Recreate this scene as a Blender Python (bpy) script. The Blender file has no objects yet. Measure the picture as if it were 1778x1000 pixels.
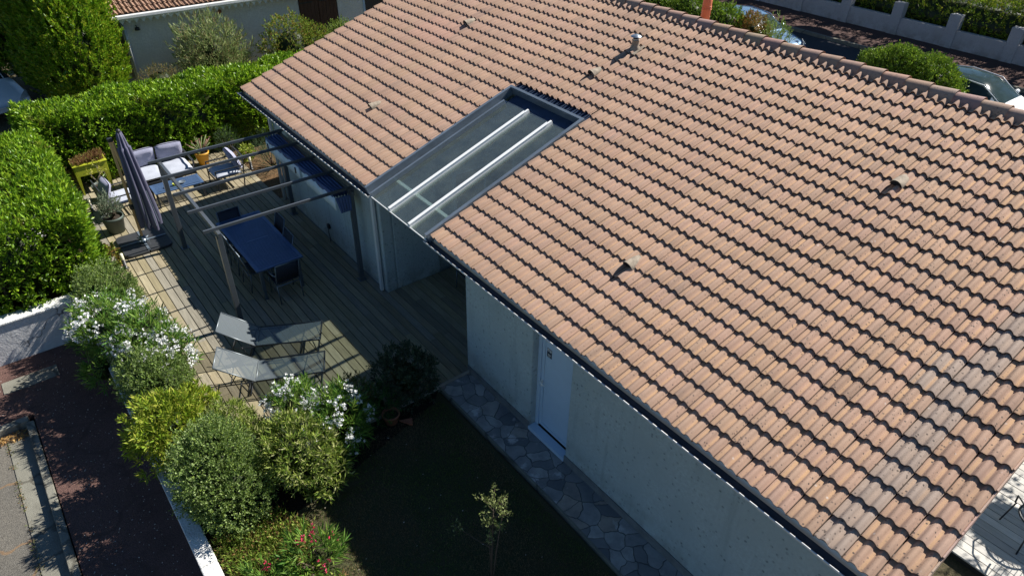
import bpy, math, random
import numpy as np
from mathutils import Vector, Matrix
random.seed(7); rng = np.random.default_rng(7)
PI = math.pi; R_ = math.radians

# ------------------------------------------------------------------ camera, sky, sun, exposure
SC = bpy.context.scene
COL = SC.collection
CAM_POS = Vector((10.6161, -5.2282, 8.5)); YAW, TILT, ROLL = -0.8961, 0.6241, 0.0197
_f = Vector((math.sin(YAW)*math.cos(TILT), math.cos(YAW)*math.cos(TILT), -math.sin(TILT)))
_r = Vector((math.cos(YAW), -math.sin(YAW), 0)); _u = _r.cross(_f)
_r2 = _r*math.cos(ROLL)+_u*math.sin(ROLL); _u2 = -_r*math.sin(ROLL)+_u*math.cos(ROLL)
cd = bpy.data.cameras.new('camera'); cam = bpy.data.objects.new('camera', cd); COL.objects.link(cam)
m = Matrix((( _r2.x, _u2.x, -_f.x, CAM_POS.x), (_r2.y, _u2.y, -_f.y, CAM_POS.y), (_r2.z, _u2.z, -_f.z, CAM_POS.z), (0, 0, 0, 1)))
cam.matrix_world = m
cd.sensor_width = 36; cd.lens = 36*1212/1778; cd.clip_start = .1; cd.clip_end = 3000
SC.camera = cam

SUN_D = Vector((-.155, -1.06, -1.0)).normalized()      # the way the light travels
SUN_EL = math.asin(-SUN_D.z); SUN_AZ = math.atan2(-SUN_D.x, -SUN_D.y)
w = bpy.data.worlds.new('World'); SC.world = w; w.use_nodes = True
nt = w.node_tree; bg = nt.nodes['Background']; sk = nt.nodes.new('ShaderNodeTexSky')
sk.sky_type = 'NISHITA'; sk.sun_disc = False; sk.sun_elevation = SUN_EL; sk.sun_rotation = SUN_AZ
sk.air_density = 1.0; sk.dust_density = .0; sk.ozone_density = 4.0
tn = nt.nodes.new('ShaderNodeMix'); tn.data_type = 'RGBA'; tn.blend_type = 'MULTIPLY'; tn.inputs[0].default_value = 1; tn.inputs[7].default_value = (.80, .96, 1.06, 1)
nt.links.new(sk.outputs[0], tn.inputs[6]); nt.links.new(tn.outputs[2], bg.inputs[0]); bg.inputs[1].default_value = .047
sl = bpy.data.lights.new('sun', 'SUN'); sl.energy = 5.0; sl.angle = R_(.5); sl.color = (1, .95, .87)
so = bpy.data.objects.new('sun', sl); COL.objects.link(so)
so.rotation_euler = SUN_D.to_track_quat('-Z', 'Y').to_euler(); so.location = (0, 20, 20)
SC.view_settings.view_transform = 'Standard'; SC.view_settings.look = 'None'
SC.view_settings.exposure = .82; SC.view_settings.gamma = 1
SC.render.engine = 'CYCLES'
SC.cycles.max_bounces = 8; SC.cycles.transparent_max_bounces = 12

# ------------------------------------------------------------------ materials
MATS = {}
def nmat(name):
    mt = bpy.data.materials.new(name); mt.use_nodes = True
    n = mt.node_tree.nodes; l = mt.node_tree.links
    b = n['Principled BSDF']; MATS[name] = mt
    return mt, n, l, b
def node(n, t, **kw):
    x = n.new(t)
    for k, v in kw.items():
        if k in x.inputs: x.inputs[k].default_value = v
        else: setattr(x, k, v)
    return x
def mixc(n, l, fac, a, b, mode='MIX'):
    x = n.new('ShaderNodeMix'); x.data_type = 'RGBA'; x.blend_type = mode
    for i, v in ((0, fac), (6, a), (7, b)):
        if hasattr(v, 'is_linked') or hasattr(v, 'links'): l.new(v, x.inputs[i])
        else: x.inputs[i].default_value = v if i == 0 else (*v, 1)
    return x.outputs[2]
def ramp(n, l, src, p0, p1, c0=0., c1=1.):
    x = n.new('ShaderNodeMapRange'); l.new(src, x.inputs[0])
    x.inputs[1].default_value = p0; x.inputs[2].default_value = p1; x.inputs[3].default_value = c0; x.inputs[4].default_value = c1
    return x.outputs[0]
def coords(n, l, scale=(1, 1, 1)):
    tc = n.new('ShaderNodeTexCoord'); mp = n.new('ShaderNodeMapping'); l.new(tc.outputs['Object'], mp.inputs[0]); mp.inputs[3].default_value = scale
    return mp.outputs[0]
def noise(n, l, vec, scale, detail=4, rough=.6):
    x = n.new('ShaderNodeTexNoise'); l.new(vec, x.inputs['Vector']); x.inputs['Scale'].default_value = scale
    x.inputs['Detail'].default_value = detail; x.inputs['Roughness'].default_value = rough
    return x.outputs['Fac']
def bump(n, l, b, h, strength=.5, dist=.01):
    x = n.new('ShaderNodeBump'); x.inputs['Strength'].default_value = strength; x.inputs['Distance'].default_value = dist
    l.new(h, x.inputs['Height']); l.new(x.outputs[0], b.inputs['Normal'])
def mat(name, c, rough=.6, metal=0., var=.15, vscale=6., bumps=0., bscale=60., c2=None, spec=.5, stretch=(1, 1, 1)):
    mt, n, l, b = nmat(name)
    v = coords(n, l, stretch)
    c2 = c2 or tuple(x*(1-var*2) for x in c)
    f = ramp(n, l, noise(n, l, v, vscale), .35, .68)
    l.new(mixc(n, l, f, c, c2), b.inputs['Base Color'])
    b.inputs['Roughness'].default_value = rough; b.inputs['Metallic'].default_value = metal; b.inputs['Specular IOR Level'].default_value = spec
    if bumps: bump(n, l, b, noise(n, l, v, bscale), .8, bumps)
    return mt
def attr_mat(name, rough=.6, var=.2, vscale=8., bumps=0., bscale=80., stretch=(1, 1, 1), transl=0., spec=.5):
    mt, n, l, b = nmat(name)
    a = n.new('ShaderNodeAttribute'); a.attribute_name = 'tint'
    v = coords(n, l, stretch)
    f = ramp(n, l, noise(n, l, v, vscale), .3, .7, 1-var, 1+var*.5)
    c = mixc(n, l, 1., a.outputs['Color'], (1, 1, 1), 'MULTIPLY')
    mm = n.new('ShaderNodeVectorMath'); mm.operation = 'SCALE'; l.new(a.outputs['Color'], mm.inputs[0]); l.new(f, mm.inputs['Scale'])
    l.new(mm.outputs[0], b.inputs['Base Color']); b.inputs['Roughness'].default_value = rough; b.inputs['Specular IOR Level'].default_value = spec
    if bumps: bump(n, l, b, noise(n, l, v, bscale), .8, bumps)
    if transl:
        t = n.new('ShaderNodeBsdfTranslucent'); l.new(mm.outputs[0], t.inputs[0])
        mx = n.new('ShaderNodeMixShader'); mx.inputs[0].default_value = transl
        l.new(b.outputs[0], mx.inputs[1]); l.new(t.outputs[0], mx.inputs[2]); l.new(mx.outputs[0], n['Material Output'].inputs[0])
    return mt

def tile_material(name, lichen=True):
    mt, n, l, b = nmat(name)
    a = n.new('ShaderNodeAttribute'); a.attribute_name = 'tint'
    v = coords(n, l)
    sx = n.new('ShaderNodeSeparateXYZ'); l.new(v, sx.inputs[0])
    big = ramp(n, l, noise(n, l, v, 1.1, 3), .3, .7, .97, 1.03)
    fine = ramp(n, l, noise(n, l, v, 160, 3), .25, .75, .84, 1.14)
    mu = n.new('ShaderNodeMath'); mu.operation = 'MULTIPLY'; l.new(big, mu.inputs[0]); l.new(fine, mu.inputs[1])
    sc = n.new('ShaderNodeVectorMath'); sc.operation = 'SCALE'; l.new(a.outputs['Color'], sc.inputs[0]); l.new(mu.outputs[0], sc.inputs['Scale'])
    col = sc.outputs[0]
    # grey weathering streaks that run down the slope
    vs = coords(n, l, (5, .8, .8)); st = ramp(n, l, noise(n, l, vs, 1.4, 5), .54, .76, 0, .55)
    col = mixc(n, l, st, col, (.20, .155, .13))
    if lichen:
        near = ramp(n, l, sx.outputs['X'], 1.0, 7.0, 0.05, 1.)
        vo = node(n, 'ShaderNodeTexVoronoi', Scale=22.); l.new(v, vo.inputs['Vector'])
        sp = ramp(n, l, vo.outputs['Distance'], .16, .30, 1, 0)
        patch = ramp(n, l, noise(n, l, v, 6, 4), .44, .58)
        m1 = n.new('ShaderNodeMath'); m1.operation = 'MULTIPLY'; l.new(sp, m1.inputs[0]); l.new(patch, m1.inputs[1])
        m2 = n.new('ShaderNodeMath'); m2.operation = 'MULTIPLY'; l.new(m1.outputs[0], m2.inputs[0]); l.new(near, m2.inputs[1])
        col = mixc(n, l, m2.outputs[0], col, (.10, .08, .07))
        vo2 = node(n, 'ShaderNodeTexVoronoi', Scale=9.); l.new(v, vo2.inputs['Vector'])
        sp2 = ramp(n, l, vo2.outputs['Distance'], .05, .16, .8, 0)
        m3 = n.new('ShaderNodeMath'); m3.operation = 'MULTIPLY'; l.new(sp2, m3.inputs[0]); l.new(ramp(n, l, noise(n, l, v, 3.1, 2), .55, .65), m3.inputs[1])
        m4 = n.new('ShaderNodeMath'); m4.operation = 'MULTIPLY'; l.new(m3.outputs[0], m4.inputs[0]); l.new(ramp(n, l, sx.outputs['X'], 2.0, 7.5, .1, 1.), m4.inputs[1])
        col = mixc(n, l, m4.outputs[0], col, (.62, .58, .54))
    l.new(col, b.inputs['Base Color']); b.inputs['Roughness'].default_value = .85; b.inputs['Specular IOR Level'].default_value = .25
    bump(n, l, b, noise(n, l, v, 220, 3), .6, .003)
    return mt

def stucco(name, c, dark, bumpd=.012, bs=38, crack=False):
    mt, n, l, b = nmat(name); v = coords(n, l)
    g = noise(n, l, v, bs, 6, .7)
    s = ramp(n, l, noise(n, l, v, 1.6, 5), .38, .62)
    col = mixc(n, l, s, c, tuple(x*.86 for x in c))
    vo = node(n, 'ShaderNodeTexVoronoi', Scale=13.); l.new(v, vo.inputs['Vector'])
    hs = n.new('ShaderNodeSeparateXYZ'); l.new(vo.outputs['Color'], hs.inputs[0])
    mm = n.new('ShaderNodeMath'); mm.operation = 'MULTIPLY'; l.new(ramp(n, l, vo.outputs['Distance'], .18, .34, .85, 0), mm.inputs[0]); l.new(ramp(n, l, hs.outputs[0], .45, .5), mm.inputs[1])
    sp = mm.outputs[0]
    col = mixc(n, l, sp, col, dark)
    col = mixc(n, l, ramp(n, l, noise(n, l, v, 21, 3), .40, .62), tuple(x*.86 for x in c), col)
    vd = coords(n, l, (6, 6, .5)); col = mixc(n, l, ramp(n, l, noise(n, l, vd, 1.2, 4), .55, .8, 0, .35), col, dark)
    if crack:
        nz = node(n, 'ShaderNodeTexNoise', Scale=1.6, Detail=5.); l.new(v, nz.inputs['Vector'])
        sb = n.new('ShaderNodeVectorMath'); sb.operation = 'MULTIPLY_ADD'; l.new(nz.outputs['Color'], sb.inputs[0]); sb.inputs[1].default_value = (.9, .9, .9); l.new(v, sb.inputs[2])
        vc = n.new('ShaderNodeTexVoronoi'); vc.feature = 'DISTANCE_TO_EDGE'; vc.inputs['Scale'].default_value = 1.1; l.new(sb.outputs[0], vc.inputs['Vector'])
        m5 = n.new('ShaderNodeMath'); m5.operation = 'MULTIPLY'; l.new(ramp(n, l, vc.outputs['Distance'], .006, .014, 1, 0), m5.inputs[0]); l.new(ramp(n, l, noise(n, l, v, .9, 2), .45, .55), m5.inputs[1])
        col = mixc(n, l, m5.outputs[0], col, (.14, .13, .12))
    else:
        sz = n.new('ShaderNodeSeparateXYZ'); l.new(v, sz.inputs[0])
        m5 = n.new('ShaderNodeMath'); m5.operation = 'MULTIPLY'; l.new(ramp(n, l, sz.outputs['Z'], 0, .55, .6, 0), m5.inputs[0]); l.new(ramp(n, l, noise(n, l, v, 3.5, 5), .4, .6), m5.inputs[1])
        col = mixc(n, l, m5.outputs[0], col, (.20, .19, .16))
    l.new(col, b.inputs['Base Color']); b.inputs['Roughness'].default_value = .9; b.inputs['Specular IOR Level'].default_value = .2
    bump(n, l, b, g, 1., bumpd)
    return mt

def glass_mat(name, tint=(.72, .82, .82), refl=.12, dust=.1, dcol=(.35, .40, .42)):
    mt, n, l, b = nmat(name); n.remove(b)
    t = n.new('ShaderNodeBsdfTransparent'); t.inputs[0].default_value = (*tint, 1)
    g = n.new('ShaderNodeBsdfGlossy'); g.inputs[0].default_value = (1, 1, 1, 1); g.inputs['Roughness'].default_value = .04
    d = n.new('ShaderNodeBsdfDiffuse'); d.inputs[0].default_value = (*dcol, 1)
    lw = n.new('ShaderNodeLayerWeight'); lw.inputs[0].default_value = refl
    m1 = n.new('ShaderNodeMixShader'); l.new(ramp(n, l, lw.outputs['Facing'], .25, 1., .03, .42), m1.inputs[0]); l.new(t.outputs[0], m1.inputs[1]); l.new(g.outputs[0], m1.inputs[2])
    v = coords(n, l); f = ramp(n, l, noise(n, l, v, 4, 4), .3, .7, dust*.7, dust*1.3)
    m2 = n.new('ShaderNodeMixShader'); l.new(f, m2.inputs[0]); l.new(m1.outputs[0], m2.inputs[1]); l.new(d.outputs[0], m2.inputs[2])
    l.new(m2.outputs[0], n['Material Output'].inputs[0])
    return mt

def mesh_fabric(name, c, op=.7):       # woven sling one can see through a little
    mt, n, l, b = nmat(name); b.inputs['Base Color'].default_value = (*c, 1); b.inputs['Roughness'].default_value = .6
    t = n.new('ShaderNodeBsdfTransparent'); mx = n.new('ShaderNodeMixShader'); mx.inputs[0].default_value = op
    l.new(t.outputs[0], mx.inputs[1]); l.new(b.outputs[0], mx.inputs[2]); l.new(mx.outputs[0], n['Material Output'].inputs[0])
    v = coords(n, l); bump(n, l, b, noise(n, l, v, 300, 2), .4, .002)
    return mt

def flag_material():
    mt, n, l, b = nmat('flagstone'); v0 = coords(n, l)
    nz = node(n, 'ShaderNodeTexNoise', Scale=2.2, Detail=3.); l.new(v0, nz.inputs['Vector'])
    sb = n.new('ShaderNodeVectorMath'); sb.operation = 'MULTIPLY_ADD'; l.new(nz.outputs['Color'], sb.inputs[0]); sb.inputs[1].default_value = (.34, .34, 0); l.new(v0, sb.inputs[2])
    vo = n.new('ShaderNodeTexVoronoi'); vo.feature = 'DISTANCE_TO_EDGE'; vo.inputs['Scale'].default_value = 3.9; l.new(sb.outputs[0], vo.inputs['Vector'])
    vc = n.new('ShaderNodeTexVoronoi'); vc.inputs['Scale'].default_value = 3.9; l.new(sb.outputs[0], vc.inputs['Vector'])
    for x in (vo, vc): x.voronoi_dimensions = '2D'
    hs = n.new('ShaderNodeSeparateXYZ'); l.new(vc.outputs['Color'], hs.inputs[0])
    c = mixc(n, l, hs.outputs[0], (.13, .14, .15), (.40, .40, .38))
    c = mixc(n, l, ramp(n, l, hs.outputs[1], .78, .84), c, (.36, .32, .27))
    c = mixc(n, l, ramp(n, l, noise(n, l, v0, 5, 5), .4, .7, 0, .6), c, (.12, .12, .13))
    c = mixc(n, l, ramp(n, l, noise(n, l, v0, 2.3, 5), .60, .66, 0, .8), c, (.55, .55, .54))
    j = ramp(n, l, vo.outputs['Distance'], .010, .026)
    c = mixc(n, l, j, (.085, .085, .085), c)
    l.new(c, b.inputs['Base Color']); b.inputs['Roughness'].default_value = .8
    bump(n, l, b, j, 1., .012)
    return mt

def ground_mat(name, cols, scale=(1.2, 70), rough=.95, bd=.02, speck=None, spt=.16, sps=22, crack=None):
    mt, n, l, b = nmat(name); v = coords(n, l)
    c = mixc(n, l, ramp(n, l, noise(n, l, v, scale[0], 5), .35, .65), cols[0], cols[1])
    c = mixc(n, l, ramp(n, l, noise(n, l, v, scale[1], 3), .4, .6), c, cols[2])
    if speck:
        vo = node(n, 'ShaderNodeTexVoronoi', Scale=float(sps)); l.new(v, vo.inputs['Vector'])
        hs = n.new('ShaderNodeSeparateXYZ'); l.new(vo.outputs['Color'], hs.inputs[0])
        m1 = n.new('ShaderNodeMath'); m1.operation = 'MULTIPLY'; l.new(ramp(n, l, vo.outputs['Distance'], spt, spt+.05, 1, 0), m1.inputs[0]); l.new(ramp(n, l, hs.outputs[0], .8, .82), m1.inputs[1])
        c = mixc(n, l, m1.outputs[0], c, speck)
    if crack:
        nz = node(n, 'ShaderNodeTexNoise', Scale=1.3, Detail=5.); l.new(v, nz.inputs['Vector'])
        sb = n.new('ShaderNodeVectorMath'); sb.operation = 'MULTIPLY_ADD'; l.new(nz.outputs['Color'], sb.inputs[0]); sb.inputs[1].default_value = (.9, .9, 0); l.new(v, sb.inputs[2])
        vc = n.new('ShaderNodeTexVoronoi'); vc.feature = 'DISTANCE_TO_EDGE'; vc.inputs['Scale'].default_value = .8; l.new(sb.outputs[0], vc.inputs['Vector'])
        c = mixc(n, l, ramp(n, l, vc.outputs['Distance'], .008, .03, .75, 0), c, crack)
        c = mixc(n, l, ramp(n, l, noise(n, l, v, 2.1, 6), .55, .75, 0, .5), c, tuple(x*.5 for x in cols[2]))
    l.new(c, b.inputs['Base Color']); b.inputs['Roughness'].default_value = rough; b.inputs['Specular IOR Level'].default_value = .2
    bump(n, l, b, noise(n, l, v, scale[1], 4, .7), 1., bd)
    return mt

M_tile = tile_material('roof_tile')
M_wall = stucco('house_render', (.53, .62, .63), (.17, .21, .22), .04, 26)
M_nwall = stucco('neighbour_render', (.82, .79, .72), (.66, .63, .58), .02, 16)
M_plinth = mat('grey_plinth', (.20, .21, .21), .9, 0, .2, 4, .006, 40)
M_bwall = stucco('boundary_render', (.62, .62, .63), (.50, .49, .48), .03, 7, True)
M_white = mat('white_paint', (.80, .80, .78), .55, 0, .06, 5, .004, 90)
M_lwall = mat('rough_white_wall', (.74, .74, .72), .9, 0, .12, 3, .03, 28)
M_pvc = mat('white_plastic', (.48, .61, .74), .35, 0, .02)
M_alu = mat('grey_aluminium', (.20, .23, .25), .42, .5, .08, 3)
M_flash = mat('zinc_flashing', (.22, .27, .32), .34, .45, .15, 2)
M_navy = mat('dark_blue_lead', (.030, .055, .11), .5, .3, .2, 5)
M_walu = mat('white_rafter', (.86, .87, .86), .4, 0, .03, 3)
M_gut = mat('white_gutter', (.68, .69, .69), .45, 0, .08, 3)
M_gutin = mat('gutter_inside', (.035, .045, .06), .6, 0, .1)
M_glass = glass_mat('roof_glass', (.80, .87, .85), .5, .12, (.27, .31, .29))
M_wglass = mat('window_glass', (.02, .03, .04), .08, 0, .05)
M_perg = mat('pergola_metal', (.085, .097, .11), .30, .1, .06, 3, spec=.8)
M_fabn = mat('navy_canopy', (.075, .12, .26), .8, 0, .15, 8)
M_fabl = mat('pale_blue_fabric', (.62, .74, .86), .85, 0, .06, 3)
M_cush = mat('lavender_cushion', (.33, .34, .46), .9, 0, .05, 4, .004, 300)
M_cush2 = mat('pale_seat_cushion', (.42, .45, .52), .9, 0, .05, 4, .004, 300)
M_dmetal = mat('dark_grey_metal', (.045, .05, .058), .45, .3, .05)
M_table = mat('blue_grey_table', (.075, .135, .26), .42, .2, .08, 5)
M_lmetal = mat('chair_metal', (.13, .16, .19), .4, .5, .05)
M_sling = mat('dark_sling', (.012, .018, .032), .7, 0, .05, 20)
M_lsling = mesh_fabric('lounger_sling', (.135, .165, .185), .54)
M_umb = mat('parasol_cloth', (.105, .105, .165), .85, 0, .05, 6)
M_mwood = mat('oiled_wood', (.72, .43, .20), .5, 0, .12, 5, .001, 60, stretch=(6, 6, .6))
M_black = mat('black_plastic', (.025, .027, .03), .45, 0, .1, 8)
M_slab = mat('dark_base_slab', (.040, .043, .048), .5, 0, .15, 7, .002, 80)
M_gpot = mat('green_grey_pot', (.075, .10, .085), .55, 0, .08, 4)
M_ypot = mat('yellow_pot', (.62, .32, .03), .5, 0, .08, 6)
M_terra = mat('terracotta', (.35, .13, .07), .8, 0, .15, 6)
M_lime = mat('lime_plastic', (.42, .46, .03), .45, 0, .06, 5)
M_cream = mat('cream_diffuser', (.70, .66, .50), .4, 0, .03)
M_flue = mat('orange_flue', (.58, .17, .08), .55, 0, .06, 7)
M_beige = mat('beige_terracotta', (.36, .30, .23), .85, 0, .22, 14, .004, 60)
M_galv = mat('galvanised_cowl', (.48, .54, .58), .3, .75, .08)
M_shut = mat('brown_shutter', (.085, .033, .018), .6, 0, .15, 5, .002, 40, stretch=(8, 8, 1))
M_soil = mat('potting_soil', (.05, .035, .022), .95, 0, .3, 14, .02, 50)
M_bark = mat('bark', (.12, .085, .06), .9, 0, .25, 12, .006, 40, stretch=(3, 3, 1))
M_leaf = attr_mat('leaf', .5, .15, 3, transl=.30, spec=.22)
M_gloss = attr_mat('glossy_leaf', .36, .15, 3, transl=.28, spec=.42)
M_petal = attr_mat('petal', .7, .05, 3, transl=.25, spec=.2)
M_deck = attr_mat('deck_board', .75, .28, 3.2, .003, 22, stretch=(.7, 9, 9), spec=.25)
M_sdeck = attr_mat('silver_deck_board', .7, .2, 3.2, .003, 22, stretch=(.7, 9, 9), spec=.25)
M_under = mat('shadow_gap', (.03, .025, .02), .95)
M_soffit = mat('soffit_board', (.34, .31, .27), .8, 0, .15, 4)
M_flag = flag_material()
M_grass = ground_mat('lawn_soil', ((.06, .07, .03), (.12, .085, .05), (.05, .06, .03)), (1.4, 60))
M_blade = attr_mat('grass_blade', .6, .25, 1.3, transl=.2, spec=.2)
M_mulch = ground_mat('dark_mulch', ((.028, .022, .018), (.05, .036, .026), (.015, .012, .01)), (3, 45), bd=.05, speck=(.45, .42, .38), spt=.10, sps=20)
M_dry = ground_mat('dry_bed', ((.26, .15, .07), (.17, .12, .06), (.09, .06, .035)), (3, 45), bd=.05, speck=(.5, .4, .28), spt=.14, sps=22)
M_gravel = ground_mat('red_gravel', ((.21, .118, .098), (.16, .095, .08), (.085, .052, .046)), (1.6, 75), bd=.02, speck=(.55, .5, .45), spt=.12, sps=17, crack=(.10, .06, .05))
M_road = ground_mat('asphalt', ((.17, .16, .14), (.23, .21, .175), (.09, .085, .075)), (.9, 90), bd=.014, speck=(.3, .29, .27), spt=.2, sps=70, crack=(.24, .15, .08))
M_street = ground_mat('street_asphalt', ((.05, .05, .055), (.075, .075, .08), (.045, .045, .05)), (.7, 90), bd=.006)
M_conc = ground_mat('concrete', ((.25, .245, .205), (.14, .135, .11), (.21, .205, .17)), (2.6, 60), bd=.012, crack=(.08, .075, .06))
M_walk = ground_mat('red_pavement', ((.11, .065, .052), (.085, .05, .045), (.075, .045, .04)), (1.5, 60), bd=.01)
M_earth = ground_mat('earth', ((.10, .085, .05), (.14, .10, .06), (.07, .065, .035)), (.8, 40), bd=.03)
M_carw = mat('white_car_paint', (.75, .78, .80), .25, 0, .02, 2, spec=.6)
M_carb = mat('blue_car_paint', (.16, .27, .42), .22, .4, .02, 2, spec=.6)
M_carg = mat('car_glass', (.03, .05, .055), .12, 0, .1, spec=.12)
M_tyre = mat('tyre_rubber', (.02, .02, .02), .8)
M_rim = mat('wheel_rim', (.4, .41, .42), .3, .7, .05)
M_lamp = mat('car_lamp', (.6, .62, .64), .1, .2, .05)

# ------------------------------------------------------------------ mesh helpers
class MB:
    def __init__(s): s.v = []; s.f = []; s.s = []; s.t = []; s.ct = None
    def add(s, vs, fs, smooth=False, tint=None):
        o = len(s.v); s.v.extend([tuple(x) for x in vs]); s.f.extend([tuple(i+o for i in f) for f in fs]); s.s.extend([smooth]*len(fs))
        s.t.extend([tint or (1, 1, 1)]*len(vs)); return s
    def box(s, x0, x1, y0, y1, z0, z1, tint=None):
        vs = [(x, y, z) for z in (z0, z1) for y in (y0, y1) for x in (x0, x1)]
        return s.add(vs, [(0, 2, 3, 1), (4, 5, 7, 6), (0, 1, 5, 4), (2, 6, 7, 3), (0, 4, 6, 2), (1, 3, 7, 5)], False, tint)
    def bar(s, a, b, w, h, up=(0, 0, 1), tint=None):
        a, b = Vector(a), Vector(b); d = (b-a).normalized(); up = Vector(up)
        sd = d.cross(up)
        if sd.length < 1e-4: sd = d.cross(Vector((0, 1, 0)))
        sd.normalize(); u = sd.cross(d).normalized(); sd *= w/2; u *= h/2
        vs = [p+i*sd+j*u for p in (a, b) for i, j in ((-1, -1), (1, -1), (1, 1), (-1, 1))]
        return s.add(vs, [(0, 3, 2, 1), (4, 5, 6, 7), (0, 1, 5, 4), (1, 2, 6, 5), (2, 3, 7, 6), (3, 0, 4, 7)], False, tint)
    def tube(s, pts, r, n=8, cap=True, tint=None):
        pts = [Vector(p) for p in pts]; rs = r if isinstance(r, (list, tuple)) else [r]*len(pts)
        vs = []; ref = None
        for i, p in enumerate(pts):
            d = (pts[min(i+1, len(pts)-1)]-pts[max(i-1, 0)]).normalized()
            if ref is None: ref = d.orthogonal().normalized()
            ref = (ref-d*ref.dot(d)).normalized(); q = d.cross(ref)
            for k in range(n):
                a = 2*PI*k/n; vs.append(p+(ref*math.cos(a)+q*math.sin(a))*rs[i])
        fs = [(i*n+k, i*n+(k+1) % n, (i+1)*n+(k+1) % n, (i+1)*n+k) for i in range(len(pts)-1) for k in range(n)]
        s.add(vs, fs, True, tint)
        if cap:
            o = len(s.v)-len(vs); s.f.append(tuple(o+k for k in range(n))[::-1]); s.f.append(tuple(o+(len(pts)-1)*n+k for k in range(n))); s.s += [False]*2
        return s
    def lathe(s, prof, c, n=24, axis=(0, 0, 1), smooth=True, tint=None):
        c = Vector(c); ax = Vector(axis).normalized(); e = ax.orthogonal().normalized(); g = ax.cross(e)
        if tuple(axis) == (0, 0, 1): e, g = Vector((1, 0, 0)), Vector((0, 1, 0))
        vs = [c+ax*z+(e*math.cos(2*PI*k/n)+g*math.sin(2*PI*k/n))*r for r, z in prof for k in range(n)]
        fs = [(i*n+k, i*n+(k+1) % n, (i+1)*n+(k+1) % n, (i+1)*n+k) for i in range(len(prof)-1) for k in range(n)]
        return s.add(vs, fs, smooth, tint)
    def prism(s, poly, z0, z1, tint=None):
        n = len(poly); vs = [(x, y, z0) for x, y in poly]+[(x, y, z1) for x, y in poly]
        return s.add(vs, [tuple(range(n))[::-1], tuple(range(n, 2*n))]+[(i, (i+1) % n, n+(i+1) % n, n+i) for i in range(n)], False, tint)
    def grid(s, P, smooth=True, closed=False, tint=None):   # P rows of points
        r, c = len(P), len(P[0]); vs = [p for row in P for p in row]
        fs = [(i*c+k, i*c+(k+1) % c, (i+1)*c+(k+1) % c, (i+1)*c+k) for i in range(r-1) for k in range(c if closed else c-1)]
        return s.add(vs, fs, smooth, tint)
    def xform(s, M):
        s.v = [tuple(M @ Vector(p)) for p in s.v]; return s
def root_of(o):
    while o.parent: o = o.parent
    return o
def obj(name, mb, mt, parent=None, loc=(0, 0, 0), bevel=0., weld=False):
    base = Vector(root_of(parent).location) if parent else Vector(loc)
    me = bpy.data.meshes.new(name); me.from_pydata([tuple(Vector(v)-base) for v in mb.v], [], mb.f)
    me.polygons.foreach_set('use_smooth', mb.s)
    if any(t != (1, 1, 1) for t in mb.t):
        ca = me.color_attributes.new('tint', 'FLOAT_COLOR', 'POINT')
        ca.data.foreach_set('color', np.array([(*t, 1) for t in mb.t], dtype=np.float32).ravel())
    me.validate(); me.update()
    me.materials.append(mt); o = bpy.data.objects.new(name, me); COL.objects.link(o)
    if parent: o.parent = parent
    else: o.location = base
    if bevel:
        b = o.modifiers.new('bevel', 'BEVEL'); b.width = bevel; b.segments = 2; b.limit_method = 'ANGLE'; b.angle_limit = R_(40)
    return o
def np_obj(name, V, F, T, mt, parent=None, loc=(0, 0, 0), smooth=False):    # fast: V (n,3), F (m,k), T (n,3)
    base = np.array(root_of(parent).location) if parent else np.array(loc, float)
    me = bpy.data.meshes.new(name); k = F.shape[1]
    me.vertices.add(len(V)); me.vertices.foreach_set('co', (V-base).astype(np.float32).ravel())
    me.loops.add(F.size); me.loops.foreach_set('vertex_index', F.astype(np.int32).ravel())
    me.polygons.add(len(F)); me.polygons.foreach_set('loop_start', np.arange(0, F.size, k, dtype=np.int32)); me.polygons.foreach_set('loop_total', np.full(len(F), k, dtype=np.int32))
    if smooth: me.polygons.foreach_set('use_smooth', np.ones(len(F), bool))
    me.update(calc_edges=True)
    ca = me.color_attributes.new('tint', 'FLOAT_COLOR', 'POINT'); ca.data.foreach_set('color', np.c_[T, np.ones(len(T))].astype(np.float32).ravel())
    me.materials.append(mt); o = bpy.data.objects.new(name, me); COL.objects.link(o)
    if parent: o.parent = parent
    else: o.location = base
    return o
def tag(o, label=None, cat=None, group=None, kind=None):
    if label: o['label'] = label
    if cat: o['category'] = cat
    if group: o['group'] = group
    if kind: o['kind'] = kind
    return o
def thing(name, label, cat, loc=(0, 0, 0), group=None, rz=0):
    o = bpy.data.objects.new(name, None); COL.objects.link(o); o.location = loc; o.rotation_euler.z = rz; o.empty_display_size = .2
    return tag(o, label, cat, group)
def copy_tree(o, parent=None):
    kids = [c for c in COL.objects if c.parent == o]
    c = o.copy(); COL.objects.link(c); c.parent = parent
    for k in kids: copy_tree(k, c)
    return c
def put(o, loc, rz=0, label=None):
    o.location = loc; o.rotation_euler.z = rz
    if label: o['label'] = label
    return o

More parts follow.
